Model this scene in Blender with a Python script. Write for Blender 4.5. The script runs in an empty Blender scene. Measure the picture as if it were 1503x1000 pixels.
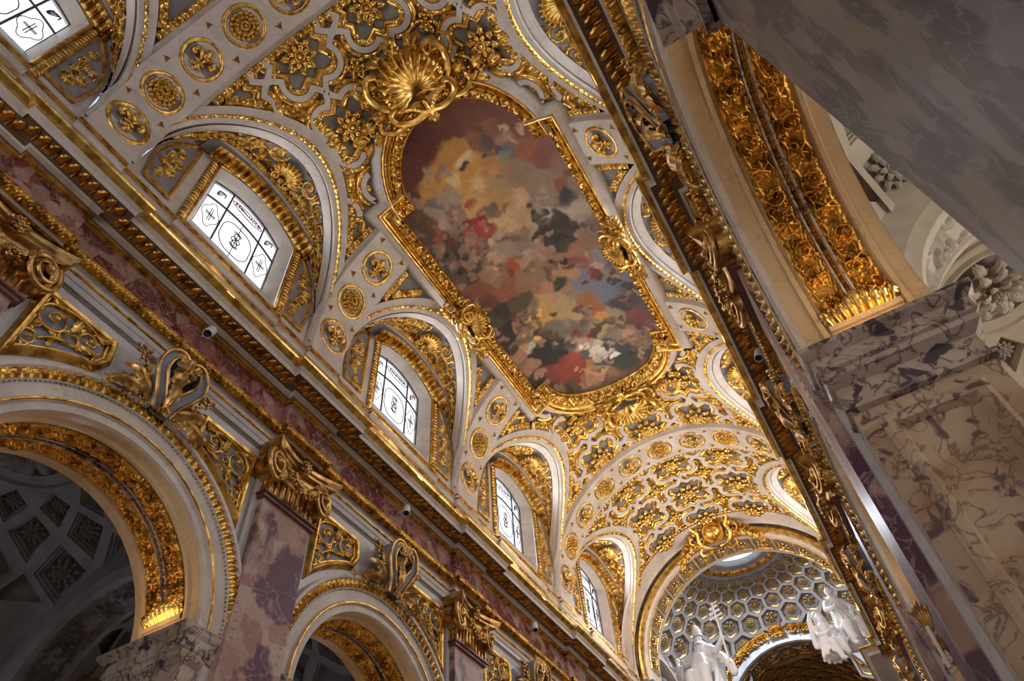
import bpy, math, random
import numpy as np
from mathutils import Matrix, Vector
PI=math.pi; S=6.0; ZO=1.6
random.seed(7); rng=np.random.default_rng(7)
sc=bpy.context.scene; C=sc.collection
# ------------------------------------------------------------------ camera, world, exposure, lights
cam_d=bpy.data.cameras.new('camera'); cam=bpy.data.objects.new('camera',cam_d); C.objects.link(cam); sc.camera=cam
cam_d.sensor_fit='HORIZONTAL'; cam_d.sensor_width=36.0; cam_d.lens=1028.59/1503*36.0
cam_d.clip_start=0.05; cam_d.clip_end=400
_R=np.array([[0.8640,0.4995,-0.0616],[-0.4288,0.6649,-0.6116],[-0.2645,0.5548,0.7888]])
_cx,_cy,_cz=_R[0],-_R[1],-_R[2]      # camera x, y(up), z(back) in world axes
_m=Matrix(((_cx[0],_cy[0],_cz[0],0),(_cx[1],_cy[1],_cz[1],0),(_cx[2],_cy[2],_cz[2],ZO),(0,0,0,1)))
DAYP,COVE,FRONT,AISR,AISL,UPL=60,50,330,190,85,4.5
cam.matrix_world=_m
wd=bpy.data.worlds.new('sky'); sc.world=wd; wd.use_nodes=True
wd.node_tree.nodes['Background'].inputs[0].default_value=(0.62,0.74,1.0,1)
wd.node_tree.nodes['Background'].inputs[1].default_value=1.2
sc.view_settings.view_transform='Standard'; sc.view_settings.look='None'
sc.view_settings.gamma=1.0; sc.view_settings.use_curve_mapping=False
sc.view_settings.exposure=0.0
sc.cycles.use_denoising=True
sc.cycles.max_bounces=6; sc.cycles.diffuse_bounces=4; sc.cycles.glossy_bounces=3
sc.cycles.sample_clamp_indirect=4.0
XC,ZC,RV=-0.622,2.107,0.745          # vault axis and radius, in bays (1 bay = S metres)
WL,WR=-1.367,0.123
def wp(x,y,z): return Vector((x*S,y*S,z*S+ZO))
def area(name,pos,to,size,size_y,power,col,spread=PI):
    l=bpy.data.lights.new(name,'AREA'); l.shape='RECTANGLE'; l.size=size*S; l.size_y=size_y*S
    l.energy=power; l.color=col; l.spread=spread
    o=bpy.data.objects.new(name,l); C.objects.link(o); p=wp(*pos); o.location=p
    d=(wp(*to)-p); o.rotation_euler=d.to_track_quat('-Z','Y').to_euler(); return o
WARM=(1.0,0.78,0.54); DAY=(0.86,0.92,1.0)
# daylight through the clerestory windows of both walls
for k in range(-1,4):
    area('window_daylight',(WL+.06,.69+k,2.4),(WL+1,.69+k,2.1),.34,.3,DAYP*(.85+.55*k if k>=0 else .4),DAY)
for k in range(0,4):
    area('window_daylight',(WR-.06,.69+k,2.4),(WR-1,.69+k,2.1),.34,.3,DAYP*.8*(.85+.55*k),DAY)
# strip lamps standing on both cornices and washing the vault
for k,pw in ((-1,.08),(0,.24),(1,.9),(2,2.5),(3,4.6)):
    area('cornice_lamp',(WL+.09,.66+k,1.84),(XC+.1,.66+k,2.85),.03,.8,COVE*pw,WARM)
    area('cornice_lamp',(WR-.09,.66+k,1.84),(XC-.1,.66+k,2.85),.03,.8,COVE*pw,WARM)
# daylight falling from the crossing dome; unseen fill lamp added at the entrance end
area('oculus_daylight',(XC,4.86,3.02),(XC,4.80,0),.3,.3,700,DAY)
area('entrance_fill',(XC,-1.2,.75),(XC,3,2.0),1.2,.6,FRONT,(1.0,.93,.86))
for yy in (.65,1.65,2.65):
    area('aisle_window',(1.35,yy,1.0),(.5,yy,1.35),.35,.4,AISR,(1.0,.93,.82))
    area('aisle_window',(-2.75,yy,.8),(-1.9,yy,1.3),.3,.3,AISL,(.85,.88,1.0))
# warm uplights lying on the impost ledges of the arcade arches
for sd in (-1,1):
    for k in range(0,4):
        for e in (-1,1):
            xx=(WL-.11) if sd<0 else (WR+.11)
            area('impost_uplight',(xx,.65+k+e*.265,.935),(xx,.65+k+e*.25,1.25),.12,.05,UPL,(1.0,.66,.32))
# ------------------------------------------------------------------ materials
def newmat(n):
    m=bpy.data.materials.new(n); m.use_nodes=True; t=m.node_tree; return m,t,t.nodes['Principled BSDF']
def nd(t,k,**kw):
    n=t.nodes.new('ShaderNode'+k)
    for a,b in kw.items():
        if a in n.inputs: n.inputs[a].default_value=b
        else: setattr(n,a,b)
    return n
def ramp(t,fac,stops):
    r=t.nodes.new('ShaderNodeValToRGB'); t.links.new(fac,r.inputs[0]); e=r.color_ramp.elements
    while len(e)<len(stops): e.new(.5)
    for x,(p,c) in zip(e,stops): x.position=p; x.color=(*c,1)
    return r.outputs[0]
def coords(t,scale=1.0,rot=(0,0,0)):
    tc=nd(t,'TexCoord'); mp=nd(t,'Mapping'); mp.inputs['Scale'].default_value=(scale,)*3 if not isinstance(scale,tuple) else scale
    mp.inputs['Rotation'].default_value=rot; t.links.new(tc.outputs['Object'],mp.inputs[0]); return mp.outputs[0]
def gold(n,c1=(0.84,.53,.14),c2=(.34,.16,.03),rough=.34,scale=6,bump=.25,met=1.0,bs=40):
    m,t,b=newmat(n); v=coords(t)
    ns=nd(t,'TexNoise',Scale=scale,Detail=6.0); t.links.new(v,ns.inputs[0])
    t.links.new(ramp(t,ns.outputs[0],[(.36,c2),(.58,c1)]),b.inputs['Base Color'])
    b.inputs['Metallic'].default_value=met; b.inputs['Roughness'].default_value=rough
    n2=nd(t,'TexNoise',Scale=bs,Detail=3.0); t.links.new(v,n2.inputs[0])
    bp=nd(t,'Bump',Strength=bump,Distance=.02); t.links.new(n2.outputs[0],bp.inputs['Height']); t.links.new(bp.outputs[0],b.inputs['Normal'])
    return m
def marble(n,cols,scale=1.5,vein=(.1,.1,.12),vs=1.2,vw=.03,rough=.25,vamt=.6,stretch=(1,1,1),detail=6,patch=None):
    m,t,b=newmat(n); v=coords(t,tuple(scale*s for s in stretch))
    ns=nd(t,'TexNoise',Scale=1.0,Detail=float(detail),Distortion=.8); t.links.new(v,ns.inputs[0])
    base=ramp(t,ns.outputs[0],cols)
    vz=nd(t,'TexNoise',Scale=vs,Detail=7.0,Distortion=.7); t.links.new(v,vz.inputs[0])
    s=nd(t,'Math',operation='SUBTRACT'); t.links.new(vz.outputs[0],s.inputs[0]); s.inputs[1].default_value=.5
    a=nd(t,'Math',operation='ABSOLUTE'); t.links.new(s.outputs[0],a.inputs[0])
    vm=ramp(t,a.outputs[0],[(0,(vamt,)*3),(vw,(0,0,0))])
    mx=nd(t,'MixRGB'); t.links.new(vm,mx.inputs[0]); t.links.new(base,mx.inputs[1]); mx.inputs[2].default_value=(*vein,1)
    out=mx.outputs[0]
    if patch:
        pc,ps,plo,phi=patch
        pn=nd(t,'TexNoise',Scale=ps,Detail=4.0,Distortion=1.2); t.links.new(v,pn.inputs[0])
        pf=ramp(t,pn.outputs[0],[(plo,(0,0,0)),(phi,(1,1,1))])
        m2=nd(t,'MixRGB'); t.links.new(pf,m2.inputs[0]); t.links.new(out,m2.inputs[1]); m2.inputs[2].default_value=(*pc,1); out=m2.outputs[0]
    t.links.new(out,b.inputs['Base Color']); b.inputs['Roughness'].default_value=rough
    return m
def breccia(n,c,scale=2.0,rough=.15,vein=(.62,.5,.46),dark=(.12,.05,.09),stretch=(1,1,1),vs_=.7,plo=.47,phi=.6,big_=.55):
    m,t,b=newmat(n); v=coords(t,tuple(scale*s for s in stretch))
    ds=nd(t,'TexNoise',Scale=1.6,Detail=4.0); t.links.new(v,ds.inputs[0])
    mv=nd(t,'MixRGB'); mv.inputs[0].default_value=.35; t.links.new(v,mv.inputs[1]); t.links.new(ds.outputs[1],mv.inputs[2])
    vo=nd(t,'TexVoronoi',Scale=2.2); t.links.new(mv.outputs[0],vo.inputs[0])
    sp=nd(t,'SeparateColor'); t.links.new(vo.outputs['Color'],sp.inputs[0])
    base=ramp(t,sp.outputs[0],[(i/(len(c)-1),x) for i,x in enumerate(c)])
    big=nd(t,'TexNoise',Scale=big_,Detail=7.0,Distortion=.6); t.links.new(v,big.inputs[0])
    bm=nd(t,'MixRGB'); t.links.new(ramp(t,big.outputs[0],[(plo,(0,0,0)),(phi,(.85,)*3)]),bm.inputs[0]); t.links.new(base,bm.inputs[1]); bm.inputs[2].default_value=(*dark,1)
    vz=nd(t,'TexNoise',Scale=1.6,Detail=8.0,Distortion=.6); t.links.new(v,vz.inputs[0])
    s=nd(t,'Math',operation='SUBTRACT'); t.links.new(vz.outputs[0],s.inputs[0]); s.inputs[1].default_value=.5
    a=nd(t,'Math',operation='ABSOLUTE'); t.links.new(s.outputs[0],a.inputs[0])
    mx=nd(t,'MixRGB'); t.links.new(ramp(t,a.outputs[0],[(0,(vs_,)*3),(.02,(0,0,0))]),mx.inputs[0]); t.links.new(bm.outputs[0],mx.inputs[1]); mx.inputs[2].default_value=(*vein,1)
    t.links.new(mx.outputs[0],b.inputs['Base Color']); b.inputs['Roughness'].default_value=rough
    return m
def plain(n,c,rough=.6,met=0.0,noise=.12,scale=3):
    m,t,b=newmat(n); v=coords(t)
    ns=nd(t,'TexNoise',Scale=scale,Detail=5.0); t.links.new(v,ns.inputs[0])
    lo=tuple(x*(1-noise*1.6) for x in c); hi=tuple(min(1,x*(1+noise)) for x in c)
    t.links.new(ramp(t,ns.outputs[0],[(.35,lo),(.65,hi)]),b.inputs['Base Color'])
    b.inputs['Roughness'].default_value=rough; b.inputs['Metallic'].default_value=met; return m
def emit(n,c,s):
    m=bpy.data.materials.new(n); m.use_nodes=True; t=m.node_tree; t.nodes.clear()
    e=nd(t,'Emission'); e.inputs[0].default_value=(*c,1); e.inputs[1].default_value=s
    o=nd(t,'OutputMaterial'); t.links.new(e.outputs[0],o.inputs[0]); return m
GOLD=gold('gilding'); GOLDB=gold('gilding_bright',(.93,.61,.17),(.48,.25,.05),.28,5,.15)
GOLDD=gold('gilding_aged',(.80,.42,.08),(.26,.11,.02),.4,5,.45,bs=25)
BRONZE=gold('gilding_capital',(.72,.45,.16),(.32,.16,.05),.36,5,.2)
GOLDO=gold('gilding_dome',(.52,.36,.15),(.24,.15,.07),.42,6,.3)
PANELM=marble('golden_beige_marble',[(.3,(.42,.26,.12)),(.6,(.56,.39,.22)),(.75,(.60,.46,.32))],.7,(.2,.13,.09),1.2,.010,.26,.5,detail=8)
GREY=plain('grey_ground',(.25,.235,.24),.7)
BLUEG=plain('blue_grey_ground',(.30,.31,.36),.6)
BROWN=plain('brown_soffit',(.16,.10,.06),.6)
WHITE=marble('white_stucco',[(.3,(.52,.45,.40)),(.7,(.70,.625,.565))],1.2,(.3,.26,.25),1.4,.018,.42,.35)
WMARB=marble('white_marble',[(.3,(.47,.45,.46)),(.7,(.64,.61,.61))],1.6,(.27,.26,.30),2.0,.014,.3,.3)
REDM=breccia('red_breccia',[(.13,.035,.03),(.30,.12,.10),(.46,.29,.25),(.20,.06,.05),(.38,.22,.19),(.24,.2,.15)],2.6,dark=(.12,.03,.028),vein=(.5,.38,.34),plo=.5,phi=.56)
PILM=breccia('pilaster_breccia',[(.46,.31,.26),(.33,.16,.14),(.52,.40,.34),(.36,.22,.14),(.48,.32,.28),(.27,.12,.12)],1.7,.42,dark=(.085,.03,.075),vein=(.55,.42,.38),vs_=.5,plo=.49,phi=.53,big_=.40)
PILM.node_tree.nodes['Principled BSDF'].inputs['Specular IOR Level'].default_value=.28
NEARM=breccia('dark_bluish_marble',[(.075,.052,.05),(.14,.09,.075),(.19,.155,.155),(.09,.05,.055),(.22,.185,.175),(.21,.13,.07)],2.4,.4,dark=(.03,.022,.028),vein=(.2,.18,.17),stretch=(1,2.6,.9),vs_=.8,plo=.5,phi=.57,big_=.8)
BEIGE=marble('beige_marble',[(.3,(.40,.25,.14)),(.5,(.52,.37,.25)),(.7,(.60,.46,.34))],1.3,(.12,.07,.06),2.2,.022,.26,.7,detail=10,patch=((.17,.11,.11),2.6,.60,.66))
IMPM=marble('dark_veined_marble',[(.3,(.33,.25,.20)),(.55,(.50,.40,.33)),(.7,(.60,.51,.45))],2.2,(.05,.04,.05),1.8,.035,.2,.8,detail=9,patch=((.09,.07,.09),1.5,.57,.63))
CREAM=marble('cream_soffit_marble',[(.3,(.56,.38,.21)),(.7,(.68,.52,.34))],1.1,(.24,.17,.13),1.7,.012,.3,.4)
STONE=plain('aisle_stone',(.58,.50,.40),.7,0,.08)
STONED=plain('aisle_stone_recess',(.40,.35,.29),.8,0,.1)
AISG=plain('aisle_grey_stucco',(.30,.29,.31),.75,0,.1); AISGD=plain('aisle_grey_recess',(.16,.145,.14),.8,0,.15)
IRON=plain('window_iron',(.05,.05,.07),.5); PANE=emit('bright_window_glass',(.93,.96,1.0),1.5)
STAT=plain('statue_stucco',(.72,.72,.76),.55,0,.06,2)
FLOORM=plain('floor_marble',(.38,.33,.29),.3); CAMW=plain('lamp_housing',(.75,.72,.70),.4); BLACK=plain('black_lens',(.02,.02,.025),.15)
LAMPG=emit('lamp_glow',(1,.9,.75),4)
# ------------------------------------------------------------------ mesh helpers
def gf(nu,nv,cu=False,cv=False,off=0):
    F=[]
    for i in range(nu-(0 if cu else 1)):
        a=i*nv; b=((i+1)%nu)*nv
        for j in range(nv-(0 if cv else 1)):
            k=(j+1)%nv; F.append((off+a+j,off+b+j,off+b+k,off+a+k))
    return F
class G:
    def __init__(s): s.V=[]; s.F=[]; s.M=[]
    def add(s,V,F,mi=0):
        o=len(s.V); s.V+= [tuple(v) for v in V]; s.F+=[tuple(i+o for i in f) for f in F]; s.M+=[mi]*len(F); return s
    def box(s,a,b,mi=0):
        x0,y0,z0=a; x1,y1,z1=b
        return s.add([(x0,y0,z0),(x1,y0,z0),(x1,y1,z0),(x0,y1,z0),(x0,y0,z1),(x1,y0,z1),(x1,y1,z1),(x0,y1,z1)],
          [(0,3,2,1),(4,5,6,7),(0,1,5,4),(1,2,6,5),(2,3,7,6),(3,0,4,7)],mi)
def tag(o,label=None,cat=None,group=None,kind=None):
    for k,v in (('label',label),('category',cat),('group',group),('kind',kind)):
        if v: o[k]=v
    return o
def mk(name,g,mats,parent=None,sharp=38,mat4=None):
    me=bpy.data.meshes.new(name); me.from_pydata(g.V,[],g.F)
    if not isinstance(mats,(list,tuple)): mats=[mats]
    for m in mats: me.materials.append(m)
    if len(mats)>1: me.polygons.foreach_set('material_index',g.M)
    me.polygons.foreach_set('use_smooth',[True]*len(g.F)); me.validate(); me.update()
    if sharp: me.set_sharp_from_angle(angle=math.radians(sharp))
    o=bpy.data.objects.new(name,me); C.objects.link(o)
    if parent: o.parent=parent
    if mat4 is not None: o.matrix_basis=mat4
    return o
def empty(name,m=None):
    o=bpy.data.objects.new(name,None); C.objects.link(o); o.empty_display_size=.2
    if m is not None: o.matrix_world=m
    return o
def struct(name,g,mats,parent=None,sharp=38):
    o=mk(name,g,mats,parent,sharp)
    if not parent: o['kind']='structure'
    return o
def copytree(o,m=None,parent=None,label=None,group=None,cat=None):
    c=o.copy(); C.objects.link(c); c.parent=parent
    if m is not None: c.matrix_world=m
    if parent is not None: c.matrix_parent_inverse=o.matrix_parent_inverse.copy(); c.matrix_basis=o.matrix_basis.copy()
    tag(c,label,cat,group)
    for ch in list(o.children): copytree(ch,None,c)
    return c
def fr(p,z,up):
    z=Vector(z).normalized(); up=Vector(up); x=up.cross(z).normalized(); y=z.cross(x)
    m=Matrix((x,y,z)).transposed().to_4x4(); m.translation=p; return m
def scl(m,s,sy=None,sz=None): return m@Matrix.Diagonal((s,sy or s,sz or s,1))
def tube(g,pts,rad,n=8,mi=0,flat=1.0,caps=True):
    P=[Vector(p) for p in pts]; N=len(P)
    if not hasattr(rad,'__len__'): rad=[rad]*N
    up=None; V=[]
    for i,p in enumerate(P):
        d=(P[min(i+1,N-1)]-P[max(i-1,0)]).normalized()
        if up is None: up=Vector((0,0,1)) if abs(d.z)<.9 else Vector((1,0,0))
        x=up.cross(d)
        if x.length<1e-5: x=Vector((1,0,0))
        x.normalize(); y=d.cross(x); up=y
        for k in range(n):
            a=2*PI*k/n; V.append(p+x*math.cos(a)*rad[i]+y*math.sin(a)*rad[i]*flat)
    F=gf(N,n,False,True)
    if caps:
        F.append(tuple(range(n))[::-1]); F.append(tuple((N-1)*n+k for k in range(n)))
    g.add(V,F,mi); return g
def ball(g,c,r,n=8,mi=0,sc3=(1,1,1),rot=None):
    V=[];c=Vector(c)
    for i in range(n//2+1):
        t=PI*i/(n//2)
        for k in range(n):
            a=2*PI*k/n; v=Vector((math.sin(t)*math.cos(a)*r*sc3[0],math.sin(t)*math.sin(a)*r*sc3[1],math.cos(t)*r*sc3[2]))
            if rot: v=rot@v
            V.append(c+v)
    g.add(V,gf(n//2+1,n,False,True),mi); return g
def lathe(g,prof,n=24,mi=0,c=(0,0,0)):
    V=[(c[0]+r*math.cos(2*PI*k/n),c[1]+r*math.sin(2*PI*k/n),c[2]+z) for r,z in prof for k in range(n)]
    g.add(V,gf(len(prof),n,False,True),mi); return g
def X(side,p): return WL+p if side<0 else WR-p     # p = projection into the nave
def V6(x,y,z): return Vector((x*S,y*S,z*S+ZO))
def cylp(y,th,h=0.0):                                # point on the vault, th in degrees, h = height off the surface
    r=RV-h; a=math.radians(th); return V6(XC+r*math.cos(a),y,ZC+r*math.sin(a))
def ys(y,s,h=0.0): return cylp(y,90+math.degrees(s/RV),h)
# ornament height functions: u in [0,1) along one repeat, t in [0,1] across
def p_leaf(u,t):
    f=abs(u-.5)*2; a=math.atan2(f,t+.12); r=math.hypot(f*.9,t)
    lob=.80+.16*math.cos(a*9)
    q=max(0,1-(r/lob)**4)
    return q**.5*(.55+.45*math.cos(a*9))*(.5+.7*t)
def p_egg(u,t):
    f=abs(u-.5)*2; d=(f/.75)**2+((t-.5)/.5)**2
    return math.sqrt(max(0,1-d))+ (.45 if f>.86 else 0)
def p_bead(u,t):
    f=abs(u-.5)*2; return math.sqrt(max(0,1-f*f*1.1-((t-.5)/.5)**2))
def p_scroll(u,t):
    a=2*PI*u; c=.5+.28*math.sin(a); d=abs(t-c)/.2
    e=max(0,1-d*d); f=max(0,1-(((u*2)%1-.5)/.28)**2-((t-(.5-.25*math.copysign(1,math.sin(a))))/.25)**2)
    return max(e**.5*.7,f**.5)
def runstrip(g,fn,L,pitch,pat,amp,per=8,nv=5,mi=0,base=.3):
    """fn(d,t,h)->xyz, d along 0..L, t across 0..1"""
    n=max(1,round(L/pitch)); nu=n*per+1; V=[]
    for i in range(nu):
        u=(i%per)/per; d=L*i/(nu-1)
        for j in range(nv):
            t=j/(nv-1); edge=0 if j in(0,nv-1) else 1
            V.append(fn(d,t,amp*(base*edge+pat(u,.08+.84*t)*edge)))
    g.add(V,gf(nu,nv),mi); return g
def leafblade(g,base,tip,w,bend,up,mi=0,n=8,m=7,lob=4):
    """an acanthus leaf: lobed edge, grooved, curling at the tip; all in 3D"""
    base=Vector(base);tip=Vector(tip);d=tip-base;L=d.length;d.normalize();up=Vector(up).normalized();s=d.cross(up).normalized()
    n=max(n,lob*4); V=[]
    for i in range(n):
        f=i/(n-1); ww=w*math.sin(PI*min(.96,.16+.78*f))**.8*(1-.28*(0.5+0.5*math.cos(2*PI*f*lob)))
        c=base+d*L*f+up*(bend*L*math.sin(PI*f*.8)-bend*L*1.4*max(0,f-.72)**2*8)
        for j in range(m):
            t=(j/(m-1)-.5)*2; V.append(c+s*(t*ww)+up*(-w*.38*(abs(t)**1.8)-w*.10*math.cos(t*PI*2.5)))
    g.add(V,gf(n,m),mi)

def cat(pts,n):
    out=[];m_=len(pts)-1
    for i in range(n):
        q_=i/(n-1)*m_; k_=min(int(q_),m_-1); f=q_-k_
        P4=[pts[max(0,k_-1)],pts[k_],pts[k_+1],pts[min(m_,k_+2)]]
        out.append(tuple(.5*((2*P4[1][d])+(-P4[0][d]+P4[2][d])*f+(2*P4[0][d]-5*P4[1][d]+4*P4[2][d]-P4[3][d])*f*f+(-P4[0][d]+3*P4[1][d]-3*P4[2][d]+P4[3][d])*f**3) for d in range(len(pts[0]))))
    return out
def spiral3(g,cx,cy,R,turns,a0,sg,r0,u,z=.006,leaf=1.0,nleaf=6):
    """raised acanthus spiral in the local xy plane (sizes in bays, u = metres per bay)"""
    N=int(22*turns)+6; P=[];W=[]
    for i in range(N):
        f=i/(N-1); r=R*((1-f)**.85*.92+.08); a=a0+sg*f*turns*2*PI
        P.append(((cx+r*math.cos(a))*u,(cy+r*math.sin(a))*u,(z+.006*f)*u)); W.append(r0*(1-.55*f)*u)
    tube(g,P,W,8); ball(g,(cx*u,cy*u,(z+.008)*u),R*.20*u,8)
    for j in range(nleaf):
        i=int(N*.62*j/nleaf)+1; p=Vector(P[i]); d=(Vector(P[i+1])-Vector(P[i-1])).normalized(); o=Vector((d.y,-d.x,0))*sg
        L=R*.62*leaf*(1-.06*j)*u
        leafblade(g,p,p+(d*.75+o*.75)*L,L*.30,.22,(0,0,1),lob=3,n=9,m=5)
        if j%2: leafblade(g,p,p+(d*.8-o*.5)*L*.6,L*.20,.2,(0,0,1),lob=2,n=7,m=5)
def curve_(g,u,pts,r0,r1,z0=.16,n=30,hz=.14):
    P=[];R=[];m_=len(pts)-1
    for i in range(n):
        q_=i/(n-1)*m_; k_=min(int(q_),m_-1); f=q_-k_
        p0=pts[max(0,k_-1)];p1=pts[k_];p2=pts[k_+1];p3=pts[min(m_,k_+2)]
        cr=lambda a,b,c_,d:.5*((2*b)+(-a+c_)*f+(2*a-5*b+4*c_-d)*f*f+(-a+3*b-3*c_+d)*f**3)
        P.append((cr(p0[0],p1[0],p2[0],p3[0])*u,cr(p0[1],p1[1],p2[1],p3[1])*u,(z0+hz*math.sin(PI*i/(n-1)))*u)); R.append((r0+(r1-r0)*i/(n-1))*u)
    tube(g,P,R,8)
AC,AZ,AR=.65,.92,.335                 # arch centre (bay 0), springing height, intrados radius
DEP=.22                               # thickness of the arcade wall
SIDES=(-1,1)
LY0,LY1=-.86,4.22                     # ends of the modelled nave
def bays(side): return range(-1,4) if side<0 else range(0,4)
def pil_ks(side): return range(-1,5) if side<0 else range(1,5)
g=G(); g.box(V6(-3.4,-3,-.28),V6(2.2,8,-.267)); struct('floor',g,FLOORM)
# ---- arcade walls with their round arches
for side in SIDES:
    g=G(); y0=LY0
    for p,flip in ((0,1),(-DEP,-1)):
        x=X(side,p)
        for k in bays(side):
            c=AC+k; N=24
            cols=[c-.5]+[c-AR*math.cos(PI*i/N) for i in range(N+1)]+[c+.5]
            V=[]
            for i,y in enumerate(cols):
                zl=AZ if i in(0,N+2) else AZ+math.sqrt(max(0,AR*AR-(y-c)**2))
                V+= [V6(x,y,zl),V6(x,y,1.80 if p==0 else 1.62)]
            g.add(V,gf(len(cols),2))
            g.add([V6(x,c-.5,AZ-.01),V6(x,c-.5,AZ+.02),V6(x,c-AR,AZ+.02),V6(x,c-AR,AZ-.01)],[(0,1,2,3)])
    struct('wall_left' if side<0 else 'wall_right',g,WMARB)
# ---- piers below the springing, and their impost mouldings
IMP=[(0,.785),(.010,.790),(.010,.800),(.004,.806),(.004,.842),(.012,.848),(.022,.856),(.022,.868),(.028,.872),(.028,.900),(.036,.906),(.044,.914),(.044,.924),(0,.924)]
def ringm(g,x0,x1,y0,y1,prof,mi=0,nl=1.0,nr=1.0):
    V=[]
    for o,z in prof:
        for x,y in ((x0-o*nl,y0-o),(x1+o*nr,y0-o),(x1+o*nr,y1+o),(x0-o*nl,y1+o)): V.append(V6(x,y,z))
    g.add(V,gf(len(prof),4,False,True),mi)
def panel(g,o,ux,uz,w,h,n,ins,mi_f,mi_p):
    """raised frame and sunk field on a plane; o = lower corner, ux/uz unit directions, n = outward"""
    o=Vector(o);ux=Vector(ux);uz=Vector(uz);n=Vector(n)
    rings=[(0,0.0),(.0,.010),(.008,.016),(.020,.012),(.026,.002),(ins,-.004)]
    V=[]
    for d,hh in rings:
        for a,b in ((d,d),(w-d,d),(w-d,h-d),(d,h-d)):
            q=o+ux*a+uz*b+n*hh; V.append(V6(*q))
    g.add(V,gf(len(rings),4,False,True),mi_f)
    q=[V[-4+i] for i in range(4)]; g.add(q,[(0,1,2,3)],mi_p)
ORD=['first','second','third','fourth','fifth','sixth']
n_tr=0
for side in SIDES:
    sw='left' if side<0 else 'right'
    for k in (range(-1,5) if side<0 else range(0,5)):
        y0,y1=AC+k-1+AR,AC+k-AR
        xa,xb=sorted((X(side,0),X(side,-DEP)))
        near=(side>0 and k==0)
        g=G()
        if near: xa,xb,y0,y1=.140,.36,-.42,.298
        g.box(V6(xa,y0,-.267),V6(xb,y1,.91))
        if not near:
            for sy,yy in ((-1,y0),(1,y1)):
                panel(g,(xa+.028,yy,-.1),(1,0,0),(0,0,1),xb-xa-.06,.855,(0,sy,0),.030,0,1)
        o=mk('arcade_pier',g,[NEARM,NEARM] if near else [BEIGE,PANELM]); o['kind']='structure'
        g=G()
        if near: ringm(g,xa-.005,xb,y0,y1,IMP)
        else: ringm(g,xa,xb,y0,y1,IMP,0,.6 if side>0 else 1,.6 if side<0 else 1)
        o2=mk('impost_moulding',g,IMPM,o)
# ---- arch soffits (marble skin), mouldings and gilded relief panels
def relief(W,H,nx,ny,strokes,hmax=1.0):
    """height raster; strokes = list of (x,y,r,h)"""
    Z=np.zeros((ny,nx)); xs=np.linspace(0,W,nx); yv=np.linspace(0,H,ny); dx=W/(nx-1); dy=H/(ny-1)
    for x,y,r,h in strokes:
        i0=max(0,int((x-r)/dx)); i1=min(nx,int((x+r)/dx)+2); j0=max(0,int((y-r)/dy)); j1=min(ny,int((y+r)/dy)+2)
        if i0>=i1 or j0>=j1: continue
        d2=((xs[None,i0:i1]-x)**2+(yv[j0:j1,None]-y)**2)/(r*r)
        q=h*np.sqrt(np.clip(1-d2,0,1)); Z[j0:j1,i0:i1]=np.maximum(Z[j0:j1,i0:i1],q)
    return Z
def stroke(pts,r0,r1,h,step=.35):
    out=[]; L=len(pts)
    for i in range(L-1):
        a,b=np.array(pts[i]),np.array(pts[i+1]); d=np.linalg.norm(b-a); rr=r0+(r1-r0)*i/(L-1)
        n=max(1,int(d/(max(rr,1e-4)*step)))
        for k in range(n):
            f=(i+k/n)/(L-1); out.append((*(a+(b-a)*k/n),r0+(r1-r0)*f,h*(1-.3*f)))
    return out
def spiral(cx,cy,R,turns,a0,sg,w,h,leaves=True,rr=None):
    pts=[];N=int(16*turns)+4;out=[]
    for i in range(N):
        f=i/(N-1); r=R*(1-f)**.8+R*.12; a=a0+sg*f*turns*2*PI; pts.append((cx+r*math.cos(a),cy+r*math.sin(a)))
    out+=stroke(pts,w,w*.5,h)
    out.append((cx,cy,R*.24,h*1.25))
    if leaves:
        rr=rr or random
        for i in range(1,int(N*.8),2):
            x,y=pts[i]; a=math.atan2(y-cy,x-cx)+sg*.7
            l=R*.42*(1-.5*i/N)
            lf=[(x,y),(x+l*.5*math.cos(a),y+l*.5*math.sin(a)),(x+l*math.cos(a+sg*.5),y+l*math.sin(a+sg*.5))]
            out+=stroke(lf,w*.95,w*.35,h*.85)
            a2=a-sg*1.9; lf=[(x,y),(x+l*.35*math.cos(a2),y+l*.35*math.sin(a2))]; out+=stroke(lf,w*.7,w*.3,h*.7)
    return out
def relief_mesh(g,Z,W,H,fn,amp,cut=.06,mi=0,full=False):
    ny,nx=Z.shape; idx=-np.ones((ny,nx),int); V=[];F=[]
    keep=np.zeros((ny,nx),bool)
    M=(Z[:-1,:-1]+Z[1:,:-1]+Z[:-1,1:]+Z[1:,1:])/4>cut if not full else np.ones((ny-1,nx-1),bool)
    keep[:-1,:-1]|=M;keep[1:,:-1]|=M;keep[:-1,1:]|=M;keep[1:,1:]|=M
    for j,i in zip(*np.nonzero(keep)):
        idx[j,i]=len(V); V.append(fn(W*i/(nx-1),H*j/(ny-1),amp*float(Z[j,i])))
    for j,i in zip(*np.nonzero(M)): F.append((idx[j,i],idx[j,i+1],idx[j+1,i+1],idx[j+1,i]))
    g.add(V,F,mi)
_r=random.Random(3)
LS=AR*PI
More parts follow.
